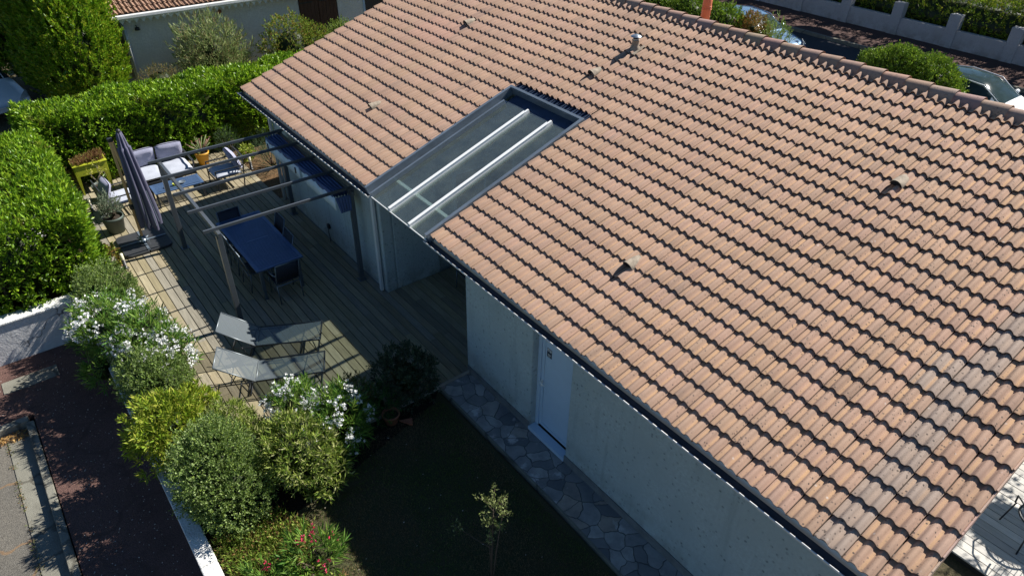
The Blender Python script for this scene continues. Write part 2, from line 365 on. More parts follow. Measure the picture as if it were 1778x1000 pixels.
# ------------------------------------------------------------------ leaves
def unit(a): return a/np.maximum(np.linalg.norm(a, axis=-1, keepdims=True), 1e-9)
def leaf_arrays(P, D, L, W, cols, seed_jit=.25, fold=.25, flat=0.):
    """diamond leaves at P pointing along D; returns V, F, T"""
    n = len(P); D = unit(D)
    r = rng.normal(size=(n, 3)); r[:, 2] += flat*3
    S = unit(np.cross(D, r)); N = unit(np.cross(S, D))
    L = L*(1+rng.normal(size=(n, 1))*seed_jit*.6); L = np.abs(L); W = W*(1+rng.normal(size=(n, 1))*seed_jit*.5)
    b = P; t = P+D*L; m_ = P+D*L*.45
    l_ = m_+S*W/2+N*W*fold; r_ = m_-S*W/2+N*W*fold
    V = np.stack([b, l_, t, r_], 1).reshape(-1, 3)
    i = np.arange(n)[:, None]*4
    F = np.concatenate([i+np.array([[0, 1, 2]]), i+np.array([[0, 2, 3]])], 0)
    c = np.array(cols)[rng.integers(0, len(cols), n)]; c = c*(1+rng.normal(size=(n, 1))*.18).clip(.5, 1.6)
    T = np.repeat(c, 4, 0)
    return V, F, T
def cluster(P, D, k, stem, L, W, cols, angle=50, up=0., flat=0.):
    """k leaves set round a short stem at every P"""
    n = len(P); D = unit(D)
    P2 = np.repeat(P, k, 0); D2 = np.repeat(D, k, 0); t = np.tile(np.linspace(.1, 1, k), n)[:, None]
    e = unit(np.cross(D2, np.repeat(rng.normal(size=(n, 3)), k, 0))); g = np.cross(D2, e)
    a = np.tile(np.arange(k)*2.4, n)[:, None]+rng.normal(size=(n*k, 1))*.3
    ang = np.radians(angle+rng.normal(size=(n*k, 1))*14)*(1.15-.5*t)
    dr = D2*np.cos(ang)+(e*np.cos(a)+g*np.sin(a))*np.sin(ang); dr[:, 2] += up
    return leaf_arrays(P2+D2*stem*t, dr, L, W, cols, flat=flat)
def join(parts):
    V, F, T, o = [], [], [], 0
    for v, f, t in parts: V.append(v); F.append(f+o); T.append(t); o += len(v)
    return np.concatenate(V), np.concatenate(F), np.concatenate(T)
def lump(P, s, amp, ph=0.):
    return amp*(np.sin(P[:, 0]*s+ph)*np.sin(P[:, 1]*s*1.13+1.7+ph)+np.sin(P[:, 2]*s*.9+P[:, 0]*s*.6+.4+ph)*.7+.5*np.sin(P[:, 1]*s*2.3+P[:, 2]*s*2.1+ph))
def ell_pts(n, c, r, ph=0., low=-.75, amp=.10, inner=.3):
    u = unit(rng.normal(size=(int(n*1.6), 3))); u = u[u[:, 2] > low][:n]
    k = 1+lump(u*3, 2.2, amp, ph)
    rad = np.where(rng.random(len(u)) < inner, rng.uniform(.55, .95, len(u)), rng.normal(.98, .035, len(u)))*k
    P = np.array(c)+u*np.array(r)*rad[:, None]
    return P, unit(u/np.array(r))
def box_pts(n, lo, hi, depth=.18, amp=.08, s=2.4, rnd=.25):
    lo, hi = np.array(lo, float), np.array(hi, float); sz = hi-lo
    A = np.array([sz[1]*sz[2], sz[1]*sz[2], sz[0]*sz[2], sz[0]*sz[2], sz[0]*sz[1]]); fc = rng.choice(5, n, p=A/A.sum())
    P = lo+rng.random((n, 3))*sz; N = np.zeros((n, 3))
    for k, (ax, sd) in enumerate(((0, -1), (0, 1), (1, -1), (1, 1), (2, 1))):
        q = fc == k; P[q, ax] = (hi if sd > 0 else lo)[ax]; N[q, ax] = sd
    # round the edges: pull points near the top rim inward
    c = (lo+hi)/2; h = sz/2; q = (P-c)/h
    ed = np.clip((np.abs(q)-(1-rnd/h))/(rnd/h), 0, 1); e2 = np.sort(ed, 1)[:, ::-1]
    pull = (e2[:, 0]*e2[:, 1])*rnd*.32
    Nn = unit(N+.6*np.sign(q)*ed)
    P = P-Nn*pull[:, None]+Nn*(lump(P, s, amp)[:, None])-Nn*(np.abs(rng.normal(size=(n, 1)))*depth*np.where(rng.random((n, 1)) < .35, 1.1, .3))
    return P, Nn
LAUREL = [(.14, .26, .014), (.19, .32, .018), (.09, .19, .012), (.25, .37, .022), (.15, .28, .016)]
OLEAF = [(.08, .19, .03), (.12, .24, .035), (.16, .28, .05), (.20, .30, .05)]
PITTO = [(.17, .26, .06), (.24, .34, .10), (.10, .17, .04), (.33, .42, .17), (.20, .28, .05)]
VARIG = [(.24, .30, .05), (.28, .34, .08), (.12, .20, .03), (.18, .26, .04), (.42, .44, .18)]
YELG = [(.24, .33, .03), (.30, .37, .035), (.16, .26, .02), (.38, .40, .06)]
WHITE = [(.82, .82, .80), (.78, .80, .80)]
def twigs(mb, c, tips, r0=.02, seg=3):
    for t in tips:
        a = np.array(c, float); b = np.array(t, float); p = [a]
        for k in range(1, seg+1):
            f = k/seg; q = a+(b-a)*f; q = q+rng.normal(size=3)*.05*(1 if k < seg else 0); q[2] = a[2]+(b[2]-a[2])*f**.85; p.append(q)
        mb.tube(p, [r0*(1-.75*i/seg) for i in range(seg+1)], 5)
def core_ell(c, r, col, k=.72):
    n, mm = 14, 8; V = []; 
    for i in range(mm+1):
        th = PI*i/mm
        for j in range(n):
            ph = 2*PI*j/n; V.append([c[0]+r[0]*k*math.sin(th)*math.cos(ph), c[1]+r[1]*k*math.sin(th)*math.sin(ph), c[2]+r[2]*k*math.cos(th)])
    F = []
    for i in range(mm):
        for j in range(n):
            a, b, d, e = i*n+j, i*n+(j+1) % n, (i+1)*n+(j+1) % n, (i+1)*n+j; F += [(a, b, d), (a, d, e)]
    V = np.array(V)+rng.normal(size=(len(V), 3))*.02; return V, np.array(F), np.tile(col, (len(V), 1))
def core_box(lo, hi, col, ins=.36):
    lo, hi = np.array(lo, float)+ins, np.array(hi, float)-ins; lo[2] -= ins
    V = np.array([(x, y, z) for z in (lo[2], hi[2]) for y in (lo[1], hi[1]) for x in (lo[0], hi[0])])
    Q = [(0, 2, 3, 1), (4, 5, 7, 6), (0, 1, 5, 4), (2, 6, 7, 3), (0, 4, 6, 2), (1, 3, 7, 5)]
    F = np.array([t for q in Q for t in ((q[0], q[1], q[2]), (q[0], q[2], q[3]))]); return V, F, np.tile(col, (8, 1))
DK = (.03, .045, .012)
def shrub(name, label, cat, base, blobs, n, L, W, cols, k=7, stem=.08, angle=50, mt=None, up=.25, group=None, amp=.10, flowers=None, core=.62, upd=.5, low=-.75, inner=.4):
    """blobs: list of (centre, radii)"""
    t = thing(name, label, cat, base, group); parts = []; tot = sum(b[1][0]*b[1][1]+b[1][0]*b[1][2] for b in blobs); fl = []
    for i, (c, r) in enumerate(blobs):
        nn = max(20, int(n/k*(r[0]*r[1]+r[0]*r[2])/tot))
        P, N = ell_pts(nn, c, r, ph=i*1.3+base[0], amp=amp, low=low, inner=inner)
        D = unit(N+rng.normal(size=N.shape)*.35+np.array([0, 0, upd]))
        parts.append(cluster(P, D, k, stem, L, W, cols, angle, up))
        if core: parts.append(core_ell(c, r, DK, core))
    V, F, T = join(parts); np_obj('foliage', V, F, T, mt or M_leaf, t)
    mb = MB(); tips = []
    for c, r in blobs:
        for q in range(5):
            a = rng.random()*6.28; tips.append((c[0]+r[0]*.7*math.cos(a), c[1]+r[1]*.7*math.sin(a), c[2]+r[2]*rng.uniform(-.1, .6)))
    twigs(mb, base, tips); obj('stem', mb, M_bark, t)
    if flowers:
        fc, num, size, per = flowers[:4]; ff = []
        b2 = flowers[4] if len(flowers) > 4 else blobs
        for c, r in b2:
            P, N = ell_pts(max(4, num//len(b2)), c, r, ph=2., low=-.1, amp=amp, inner=0)
            P = P+N*size*1.2
            P2 = np.repeat(P, per, 0)+rng.normal(size=(len(P)*per, 3))*size*1.35; N2 = unit(np.repeat(N, per, 0)+rng.normal(size=(len(P2), 3))*.4+np.array([0, 0, .4]))
            ff.append(cluster(P2, N2, 5, .004, size, size*.95, fc, 66, 0))
        V, F, T = join(ff); np_obj('flowers', V, F, T, M_petal, t)
    return t
def hedge(name, label, lo, hi, dens, L, W, cols, k=6, stem=.09, angle=48, mt=None, depth=.2, amp=.07, group=None, upd=.7, skipfaces=None):
    c = ((lo[0]+hi[0])/2, (lo[1]+hi[1])/2, lo[2]); t = thing(name, label, 'hedge', c, group)
    sz = np.array(hi)-np.array(lo); A = 2*sz[1]*sz[2]+2*sz[0]*sz[2]+sz[0]*sz[1]
    P, N = box_pts(int(A*dens/k), lo, hi, depth, amp)
    D = unit(N+rng.normal(size=N.shape)*.35+np.array([0, 0, upd]))
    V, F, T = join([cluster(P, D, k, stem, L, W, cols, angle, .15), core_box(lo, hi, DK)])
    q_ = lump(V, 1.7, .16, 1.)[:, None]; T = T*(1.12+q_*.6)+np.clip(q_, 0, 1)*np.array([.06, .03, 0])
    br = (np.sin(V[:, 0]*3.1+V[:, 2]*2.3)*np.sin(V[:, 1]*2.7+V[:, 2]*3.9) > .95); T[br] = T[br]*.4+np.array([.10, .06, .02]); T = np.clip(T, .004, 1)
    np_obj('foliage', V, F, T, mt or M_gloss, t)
    mb = MB(); n = max(3, int(max(sz[0], sz[1])/.6)); ax = 0 if sz[0] > sz[1] else 1
    for i in range(n):
        q = [c[0], c[1]]; q[ax] = (lo[ax]+.3)+(sz[ax]-.6)*i/(n-1)
        mb.tube([(q[0], q[1], lo[2]-.05), (q[0]+.03, q[1], lo[2]+.5), (q[0], q[1]+.04, hi[2]-.5)], [.04, .03, .015], 6)
    obj('stem', mb, M_bark, t)
    return t

# ================================================================== SETTING: ground sheets
def sheet(name, poly, z, mt, th=.0, kind='structure'):
    mb = MB()
    if th: mb.prism(poly, z-th, z)
    else: mb.add([(x, y, z) for x, y in poly], [tuple(range(len(poly)))])
    return tag(obj(name, mb, mt), kind=kind)
def rect(x0, x1, y0, y1): return [(x0, y0), (x1, y0), (x1, y1), (x0, y1)]
sheet('ground', rect(-400, 400, -400, 400), -.80, M_earth)
sheet('garden_ground', rect(-9.6, 60, -4.95, 18.9), -.14, M_earth, .60)
sheet('back_ground', rect(-60, -9.6, -12, 60), -.02, M_earth, .70)
sheet('lawn', rect(2.9, 9.6, -4.85, -.70), -.10, M_grass, .05)
sheet('path', [(2.9, -.62), (6, -.62), (9.5, -.72), (9.5, 0), (2.9, 0)], -.055, M_flag, .09)
sheet('path_border', [(2.9, -.66), (6, -.66), (9.5, -.76), (9.5, -.722), (6, -.622), (2.9, -.622)], -.05, M_conc, .09)
sheet('planting_bed', [(2.92, -4.82), (3.9, -4.82), (3.75, -3.2), (3.15, -.9), (2.92, -.68)], -.085, M_mulch, .03)
sheet('front_planting_bed', [(-5.0, -4.84), (2.9, -4.84), (2.9, -4.42), (-5.0, -4.42)], -.085, M_mulch, .03)
sheet('corner_planting_bed', rect(-8.95, -5.1, -.153, 4.5), -.06, M_dry, .06)
# street at the back
sheet('street', rect(-60, 60, 18.9, 23.75), .0, M_street, .6)
sheet('pavement', rect(-60, 60, 23.9, 26.5), .12, M_walk, .7)
mb = MB()
for i in range(-50, 50): mb.box(i+.004, i+.996, 23.755, 23.895, -.1, .13)
tag(obj('kerb', mb, M_conc, bevel=.01), kind='structure')
sheet('far_garden_ground', rect(-60, 60, 26.5, 90), .1, M_earth, .7)
# lane at the front left
ZG = -.65
sheet('gravel_strip', [(-3.2, -40), (-1.37, -40), (-1.37, -6.42), (12, -6.42), (12, -4.9), (-3.2, -4.9)], ZG, M_gravel, .12)
mb = MB()
for i in range(11): mb.box(-1.20+i*1.0+.004, -1.20+(i+1)*1.0-.004, -6.56, -6.44, ZG-.2, ZG+.012)
for i in range(8): mb.box(-1.36, -1.22, -6.50-i-.996, -6.50-i-.004, ZG-.2, ZG+.03)
tag(obj('kerb', mb, M_conc, bevel=.012), kind='structure')
sheet('gutter_strip', rect(-1.22, 12, -6.90, -6.562), ZG-.12, M_conc, .03)
sheet('road', rect(-1.22, 40, -40, -6.90), ZG-.135, M_road, .02)

# ------------------------------------------------------------------ deck
DT = [(.275, .235, .155), (.31, .27, .185), (.245, .22, .16), (.29, .25, .155), (.265, .245, .195), (.325, .285, .19)]
def boards(name, x0, x1, y0, y1, z, cols, bw=.150, gap=.014, cut=None, mt=None, hole=None, axis='x'):
    mb = MB(); y = y1
    r = random.Random(3)
    while y-bw > y0-.02:
        segs = []; x = x0-r.uniform(0, 3)
        while x < x1:
            ln = r.choice((2.4, 3.0, 3.6, 4.0)); a, b = max(x, x0), min(x+ln-.004, x1)
            if b-a > .05: segs.append((a, b))
            x += ln
        for a, b in segs:
            c = r.choice(cols); k = r.uniform(.85, 1.15); c = tuple(q*k for q in c)
            rs = [(a, b)]
            for hx0, hx1, hy0, hy1 in (hole or []):
                if y-bw/2 > hy0 and y-bw/2 < hy1:
                    rs = [(p, q) for s0, s1 in rs for p, q in ((s0, min(s1, hx0)), (max(s0, hx1), s1)) if q-p > .02]
            dz = r.uniform(-.0015, .0015)
            for p, q in rs: mb.box(p, q, y-bw+gap/2, y-gap/2, z-.028, z+dz, c)
        y -= bw
    o = obj(name, mb, mt or M_deck, bevel=.002)
    return o
tag(boards('wooden_deck', -8.95, 2.90, -4.42, 3.75, 0, DT, hole=[(-20, .0, -.0, 9), (-20, -5.1, -.20, 9), (2.86, 9, -.0, 9)]), kind='structure')
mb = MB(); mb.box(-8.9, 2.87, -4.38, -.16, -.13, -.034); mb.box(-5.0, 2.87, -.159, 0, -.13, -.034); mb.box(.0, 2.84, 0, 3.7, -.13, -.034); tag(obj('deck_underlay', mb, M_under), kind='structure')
mb = MB(); mb.box(2.905, 2.93, -4.42, -.0, -.14, -.002); mb.box(-8.95, 2.90, -4.445, -4.425, -.14, -.002)
tag(obj('deck_edge_board', mb, M_soffit), kind='structure')

# ================================================================== HOUSE
PIT = .3404; ZE, YE = 2.6983, -.3709; G = .294; TW = .30; XL, XR = -5.6297, 10.1587; SR = 6.70
cP, sP = math.cos(PIT), math.sin(PIT)
def RF(x, s, h=0.): return Vector((x, YE+s*cP-h*sP, ZE+s*sP+h*cP))
RYR = YE+SR*cP                   # ridge y
def RB(x, s, h=0.):              # rear slope
    p = RF(x, s, h); return Vector((p.x, 2*RYR-p.y, p.z))
house = thing('bungalow', 'low rendered bungalow with a big tan tiled roof filling the right of the photo', 'house', (2, 3, 0))
def roofz(y, h=-.14): return ZE+(y-YE)*math.tan(PIT)+h
# walls (gable ended pieces meet butt to butt)
def gable(mb, x0, x1, y0, y1, z0=-.12):
    ys = [y0]+([RYR] if y0 < RYR < y1 else [])+[y1]
    def zt(y): return roofz(min(y, 2*RYR-y))
    lo = [(y, z0) for y in ys]; hi = [(y, zt(y)) for y in ys][::-1]; pr = lo+hi; n = len(pr)
    vs = [(x0, y, z) for y, z in pr]+[(x1, y, z) for y, z in pr]
    mb.add(vs, [tuple(range(n)), tuple(range(n, 2*n))[::-1]]+[(i, n+i, n+(i+1) % n, (i+1) % n) for i in range(n)])
mb = MB()
gable(mb, -5.08, -.0, 0, .25); gable(mb, -5.08, -4.83, .25, 11.8); gable(mb, -.25, 0, .25, 1.30); gable(mb, -.25, -.10, 1.30, 3.6)
gable(mb, -.25, 3.1, 3.6, 3.85); gable(mb, 2.85, 3.10, .25, 3.6)
obj('wall', mb, M_wall, house, bevel=.03)
mb = MB()
D0, D1 = 4.60, 5.47
gable(mb, 2.85, D0, 0, .25); gable(mb, D1, 9.8, 0, .25); gable(mb, 9.55, 9.8, .25, 11.8); gable(mb, -4.83, 9.55, 11.55, 11.8)
n0 = len(mb.v); mb.box(D0, D1, .0, .25, 2.22, roofz(0)-.02)
obj('wall', mb, M_wall, house, bevel=.02)
for x0, x1 in ((2.87, D0), (D1, 9.8), (-5.08, -.0)): obj('plinth', MB().box(x0, x1, -.018, .0, -.13, .09 if x0 > 0 else .02), M_plinth, house)
# door
door = obj('door', MB().box(4.735, 5.40, .150, .205, .10, 1.87), M_pvc, house, bevel=.004)
mb = MB(); mb.box(D0, 4.672, .12, .23, .0, 2.2); mb.box(D1-.03, D1, .12, .23, .0, 2.2); mb.box(4.672, D1-.03, .12, .23, 2.13, 2.2)
mb.box(4.675, 4.732, .14, .215, .04, 2.12); mb.box(5.402, D1-.032, .14, .215, .04, 2.12); mb.box(4.733, 5.401, .14, .215, .04, .098); mb.box(4.733, 5.401, .14, .215, 1.872, 1.90)
obj('frame', mb, M_pvc, door, bevel=.003)
obj('glass', MB().box(4.735, 5.40, .165, .18, 1.902, 2.12), M_wglass, door)
mb = MB(); mb.box(4.695, 4.722, .118, .14, .90, 1.04); mb.tube([(4.708, .12, 1.01), (4.708, .085, 1.01), (4.735, .08, 1.01), (4.82, .08, 1.01)], .010, 8)
obj('handle', mb, M_white, door)
obj('threshold', MB().box(D0+.002, D1-.002, -.03, .118, -.05, .02), M_pvc, house, bevel=.004)
mb = MB(); mb.box(4.77, 4.875, .1465, .1498, 1.555, 1.72); obj('notice', mb, M_navy, door)
mb = MB(); mb.box(4.78, 4.865, .1455, .1463, 1.665, 1.71); obj('print', MB().box(4.79, 4.855, .1455, .1463, 1.60, 1.612), M_white, door); obj('print', MB().box(4.79, 4.845, .1455, .1463, 1.575, 1.585), M_white, door)
mb2 = MB(); mb2.box(4.79, 4.855, .1440, .1453, 1.69, 1.70); obj('print', MB().box(4.79, 4.84, .1440, .1453, 1.674, 1.682), M_navy, door)
obj('print', mb, M_white, door); obj('print', mb2, M_navy, door)
# porch window in the recess, wall socket
mb = MB(); mb.box(-.104, -.06, 1.75, 3.3, .1, 2.15); win = obj('window', mb, M_pvc, house)
mb = MB(); mb.box(-.062, -.052, 1.81, 2.50, .16, 2.09); mb.box(-.062, -.052, 2.56, 3.24, .16, 2.09); obj('pane', mb, M_wglass, win)
mb = MB(); mb.box(.5, 2.4, 3.55, 3.60, 0, 2.15); win = obj('window', mb, M_pvc, house)
mb = MB(); mb.box(.57, 1.42, 3.535, 3.55, .08, 2.08); mb.box(1.48, 2.33, 3.535, 3.55, .08, 2.08); obj('pane', mb, M_wglass, win)
sock = obj('socket', MB().box(-2.58, -2.49, -.055, 0, .32, .43), M_black, house, bevel=.008)
obj('cable', MB().tube([(-2.535, -.04, .32), (-2.53, -.05, .2), (-2.50, -.045, .1), (-2.47, -.06, .01)], .009, 6), M_black, sock)
# roof boards under the tiles, open under the glass roof
def slab(mb, x0, x1, s0, s1, F=RF, h0=-.14, h1=-.065):
    vs = [F(x, s, h) for h in (h0, h1) for s in (s0, s1) for x in (x0, x1)]
    mb.add(vs, [(0, 2, 3, 1), (4, 5, 7, 6), (0, 1, 5, 4), (2, 6, 7, 3), (0, 4, 6, 2), (1, 3, 7, 5)])
XS0, XS1, ST = .43, 2.47, 3.60
mb = MB(); slab(mb, XL+.03, XS0, .085, SR); slab(mb, XS1, XR-.03, .085, SR); slab(mb, XS0, XS1, ST-.05, SR); slab(mb, XL+.03, XR-.03, .02, SR-.03, RB)
roof = obj('roof', mb, M_soffit, house)
# tiles, each one modelled
prof = [(0, -.006), (.008, .004), (.030, .003), (.052, .004)]
for i in range(7):
    a = i/6; prof.append((.058+.096*a, .005+.054*math.sin(PI*a)**.9))
prof += [(.166, .004), (.186, .003)]
for i in range(6):
    a = i/5; prof.append((.192+.094*a, .005+.049*math.sin(PI*a)**.9))
prof += [(.289, .004), (.2905, -.02), (.2995, -.02)]
PN = len(prof)
VALLEY = [1 if -.01 < z < .0045 and .01 < u < .2 else 0 for u, z in prof]
def tile_field(F, x_start, cols, rows, clip, lichen=True, s_off=0.):
    V, Fc, S, T = [], [], [], []
    rr = random.Random(11)
    colk = [rr.uniform(.965, 1.03) for _ in range(cols)]
    for k in range(rows):
        rowc = rr.uniform(.98, 1.02)
        for j in range(cols):
            x0 = x_start+j*TW
            s0 = k*G+s_off; s1 = (k+1)*G+.035+s_off
            segs = clip(x0, x0+TW, s0, s1)
            dz = rr.uniform(-.002, .003); ds = rr.uniform(-.006, .006)+(rr.uniform(-.02, .01) if rr.random() < .02 else 0); sk = rr.uniform(-.004, .004)
            bq = rr.uniform(.93, 1.05); base = (.425*bq*rr.uniform(.99, 1.01), .282*bq*rr.uniform(.985, 1.015), .205*bq*rr.uniform(.97, 1.03))
            kk = rowc*colk[j]
            if rr.random() < .05: kk *= .93
            xm = x0+.15
            if xm > 9.2 and xm < 9.6 or (xm > 9.0 and rr.random() < .12): base = (.385, .30, .245)          # greyer line of tiles by the verge
            if xm < -2.3 and xm > -3.6 and 3.4 < s0 < 4.3 and F is RF: base = (.44, .275, .21)
            base = tuple(c*kk for c in base)
            o = (.54, .345, .20)
            orange = min(1, max(.12, (x0-.5)/6))*rr.uniform(.35, 1.)
            if xm > 9.2 and xm < 9.6: orange = .05
            for (cx0, cx1, cs0, cs1) in segs:
                if cx1-cx0 < .01 or cs1-cs0 < .04: continue
                pts = [(u, z) for u, z in prof if cx0-1e-6 <= x0+u <= cx1+1e-6]
                if len(pts) < 3: continue
                vl = [v for (u, z), v in zip(prof, VALLEY) if cx0-1e-6 <= x0+u <= cx1+1e-6]
                n = len(pts); b = len(V)
                ss = [cs0+ds, cs0+ds+.012, cs0+(cs1-cs0)*.5, cs1]
                for q, s_ in enumerate(ss):
                    f = (s_-s0)/(s1-s0); h = .036*(1-f)-.034+dz-(.003 if q == 0 else 0)
                    for (u, z), v in zip(pts, vl):
                        V.append(F(x0+u+sk*f, s_, h+z)); 
                        c = tuple(a*(1-orange*v)+p*orange*v for a, p in zip(base, o))
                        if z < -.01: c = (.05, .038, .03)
                        elif v: c = tuple(q_*.93 for q_ in c)
                        T.append(c)
                for q in range(3):
                    for i in range(n-1): Fc.append((b+q*n+i, b+q*n+i+1, b+(q+1)*n+i+1, b+(q+1)*n+i)); S.append(True)
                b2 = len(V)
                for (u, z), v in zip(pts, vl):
                    V.append(F(x0+u, cs0+ds, .036-.034+dz-.003+z)); T.append((base[0]*.34, base[1]*.27, base[2]*.24))  # front faces tinted dark and warm: step shadow painted into the tile colour
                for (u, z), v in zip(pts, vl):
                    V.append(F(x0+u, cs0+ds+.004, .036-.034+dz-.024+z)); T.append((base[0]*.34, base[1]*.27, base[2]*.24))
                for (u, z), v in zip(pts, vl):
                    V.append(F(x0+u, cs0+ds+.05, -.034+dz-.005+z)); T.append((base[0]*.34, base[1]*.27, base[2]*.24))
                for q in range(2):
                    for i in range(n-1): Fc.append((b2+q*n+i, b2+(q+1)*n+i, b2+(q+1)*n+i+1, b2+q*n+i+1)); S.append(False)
    mb = MB(); mb.v = [tuple(v) for v in V]; mb.f = Fc; mb.s = S; mb.t = T
    return mb
VENTS = [(-2.49, 15), (1.535, 15), (-1.745, 4.6), (7.239, 15.6), (5.414, 4.7)]
def clip_front(x0, x1, s0, s1):
    x0 = max(x0, XL); x1 = min(x1, XR); s1 = min(s1, SR)
    if s0 >= ST-.02 or x1 <= XS0 or x0 >= XS1: 
        return [(x0, x1, s0, s1)]
    out = []
    if x0 < XS0: out.append((x0, XS0, s0, s1))
    if x1 > XS1: out.append((XS1, x1, s0, s1))
    if s1 > ST and x1 > XS0 and x0 < XS1: out.append((max(x0, XS0), min(x1, XS1), max(s0, ST-.02), s1))
    return out
X0T = XR-53*TW
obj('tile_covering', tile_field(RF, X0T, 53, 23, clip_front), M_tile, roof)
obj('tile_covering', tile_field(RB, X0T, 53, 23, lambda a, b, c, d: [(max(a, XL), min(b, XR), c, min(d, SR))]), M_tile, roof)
# verge edges (turned down tile ends) and fascia boards
for xx in (XL, XR):
    mb = MB()
    for k in range(23):
        a, b = k*G+.01, (k+1)*G+.0
        for F in (RF, RB):
            c = (.46*random.uniform(.9, 1.05), .32*random.uniform(.9, 1.05), .25)
            vs = [F(xx+dx, s, h) for dx in (-.008, .008) for s, h in ((a, -.13), (b, -.155), (b, -.012), (a, .012))]
            mb.add(vs, [(0, 1, 2, 3), (7, 6, 5, 4), (0, 4, 5, 1), (1, 5, 6, 2), (2, 6, 7, 3), (3, 7, 4, 0)], False, c)
    obj('verge', mb, M_tile, roof)
for x0, x1 in ((XL+.03, XS0+.0), (XS1, XR-.03)):
    obj('fascia', MB().box(x0, x1, YE+.05, YE+.07, ZE-.20, ZE-.04), M_gut, roof)
    obj('soffit', MB().box(x0, x1, YE+.07, -.0, ZE-.20, ZE-.185), M_soffit, roof)
# ridge caps on a mortar bed
mb = MB(); CAP = .365; n = int((XR-XL)/CAP)+1; top = RF(0, SR).z
for i in range(n):
    x1 = XR-i*CAP; x0 = max(XL, x1-CAP-.05); P = []
    tilt = .012; c = tuple(q*random.uniform(.9, 1.08) for q in (.36, .235, .185)); dy = random.uniform(-.006, .006)
    for j in range(4):
        f = (0, .12, .9, 1)[j]; x = x1+(x0-x1)*f; r = .150-.020*f
        P.append([(x, RYR+dy+r*math.sin(a), top-.085+(1-f)*tilt+r*1.15*math.cos(a)) for a in np.linspace(-1.75, 1.75, 15)])
    mb.grid(P, True, False, c)
    a_ = np.linspace(-1.75, 1.75, 15)
    mb.add([(x1, RYR+dy+.150*math.sin(a), top-.085+tilt+.172*math.cos(a)) for a in a_]+[(x1-.002, RYR+dy+.125*math.sin(a), top-.085+tilt+.145*math.cos(a)) for a in a_], [(j, j+1, 16+j-1+0, 15+j) for j in range(14)], False, c)
obj('ridge', mb, M_tile, roof)
for sg in (-1, 1):
    mb = MB()
    for i in range(int((XR-XL)/.1)):
        x = XL+i*.1
        y0 = RYR+sg*.15; z = top-.075+random.uniform(-.006, .006); 
        mb.add([(x, y0-sg*.03, z+.02), (x+.1, y0-sg*.03, z+.02), (x+.1, y0+sg*random.uniform(.015, .03), z-.035), (x, y0+sg*random.uniform(.015, .03), z-.035)], [(0, 1, 2, 3) if sg < 0 else (3, 2, 1, 0)])
    obj('mortar', mb, M_plinth, roof)
for xx in (XR-3*CAP-.02, XR-4*CAP-.02, XR-5*CAP-.02, XR-6*CAP-.02):
    mb = MB(); P = [[(xx+dx, RYR+.156*math.sin(a), top-.075+.180*math.cos(a)) for a in np.linspace(-1.7, 1.0, 12)] for dx in (-.018+.0, .02)]
    mb.grid(P, True); obj('mortar', mb, M_white, roof)
# gutters
def gutter(x0, x1, y=YE-.048, z=ZE-.078, back=False):
    g = MB(); nseg = max(1, int((x1-x0)/.25)); P = []
    for i in range(nseg+1):
        x = x0+(x1-x0)*i/nseg; P.append([(x, y+.052*math.cos(a), z+.052*math.sin(a)) for a in np.linspace(PI, 2*PI, 12)])
    g.grid(P, True); lip = MB(); lip.tube([(x0, y-.056, z+.004), (x1, y-.056, z+.004)], .008, 8)
    o = MB(); P = [[(x, y+.056*math.cos(a), z+.056*math.sin(a)-.001) for a in np.linspace(PI, 2*PI, 12)] for x in (x0, x1)]
    o.grid(P, True)
    for xx in (x0, x1):
        o.add([(xx, y, z)]+[(xx, y+.056*math.cos(a), z+.056*math.sin(a)) for a in np.linspace(PI, 2*PI, 10)], [(0, i, i+1) for i in range(1, 10)])
    gg = obj('gutter', o, M_gut, house); obj('lining', g, M_gutin, gg); obj('lip', lip, M_gut, gg)
    return gg
gutter(XL-.02, .56); gutter(2.40, XR+.02); gutter(XL, XR, 2*RYR-YE+.048, back=True)
mb = MB(); mb.bar((-.13, -.06, 0.02), (-.13, -.06, 2.30), .085, .06, (0, 1, 0)); mb.bar((-.13, -.06, 2.30), (-.10, YE+.0, 2.57), .085, .06, (0, 1, 0)); obj('downpipe', mb, M_gut, house, bevel=.01)
mb = MB(); mb.tube([(-5.0, -.07, 0), (-5.0, -.07, 2.3), (-5.0, YE-.01, 2.57)], .04, 12); obj('downpipe', mb, M_gut, house)
# ventilation tiles
for i, (vx, row) in enumerate(VENTS):
    s0 = row*G+.02; P = []
    for f, r in ((0, .088), (.1, .09), (.7, .075), (1, .045)):
        P.append([RF(vx+r*1.0*math.sin(a), s0+.25*f, .012+(.105*(1-f*.72))*max(0, math.cos(a))+.0) for a in np.linspace(-PI/2, PI/2, 12)])
    mb = MB(); mb.grid(P, True); v = obj('roof_vent', mb, M_beige, roof)
    mb = MB(); c0 = RF(vx, s0+.025, .02); mb.add([RF(vx, s0+.015, .01)]+[RF(vx+.082*math.sin(a), s0+.015, .012+.098*max(0, math.cos(a))) for a in np.linspace(-PI/2, PI/2, 12)], [(0, k+1, k) for k in range(1, 12)])
    for k in range(5): mb.bar(RF(vx-.06+.03*k, s0+.008, .015), RF(vx-.06+.03*k, s0+.008, .08), .005, .005)
    obj('grille', mb, M_black, v)
cx, cs = 1.66, 5.45; b0 = RF(cx, cs)
mb = MB(); mb.lathe([(.10, -.03), (.095, .03), (.07, .07), (.062, .16), (.07, .165), (.07, .18), (.055, .18)], b0, 20)
mb.add([RF(cx+dx, cs+ds, .02) for dx, ds in ((-.15, -.16), (.15, -.16), (.13, .16), (-.13, .16))], [(0, 1, 2, 3)]); cw = obj('flue_base', mb, M_beige, roof)
mb = MB(); mb.lathe([(.055, .16), (.055, .20)], b0, 16); mb.lathe([(.0, .285), (.06, .268), (.105, .243), (.107, .238), (.0, .25)], b0, 20)
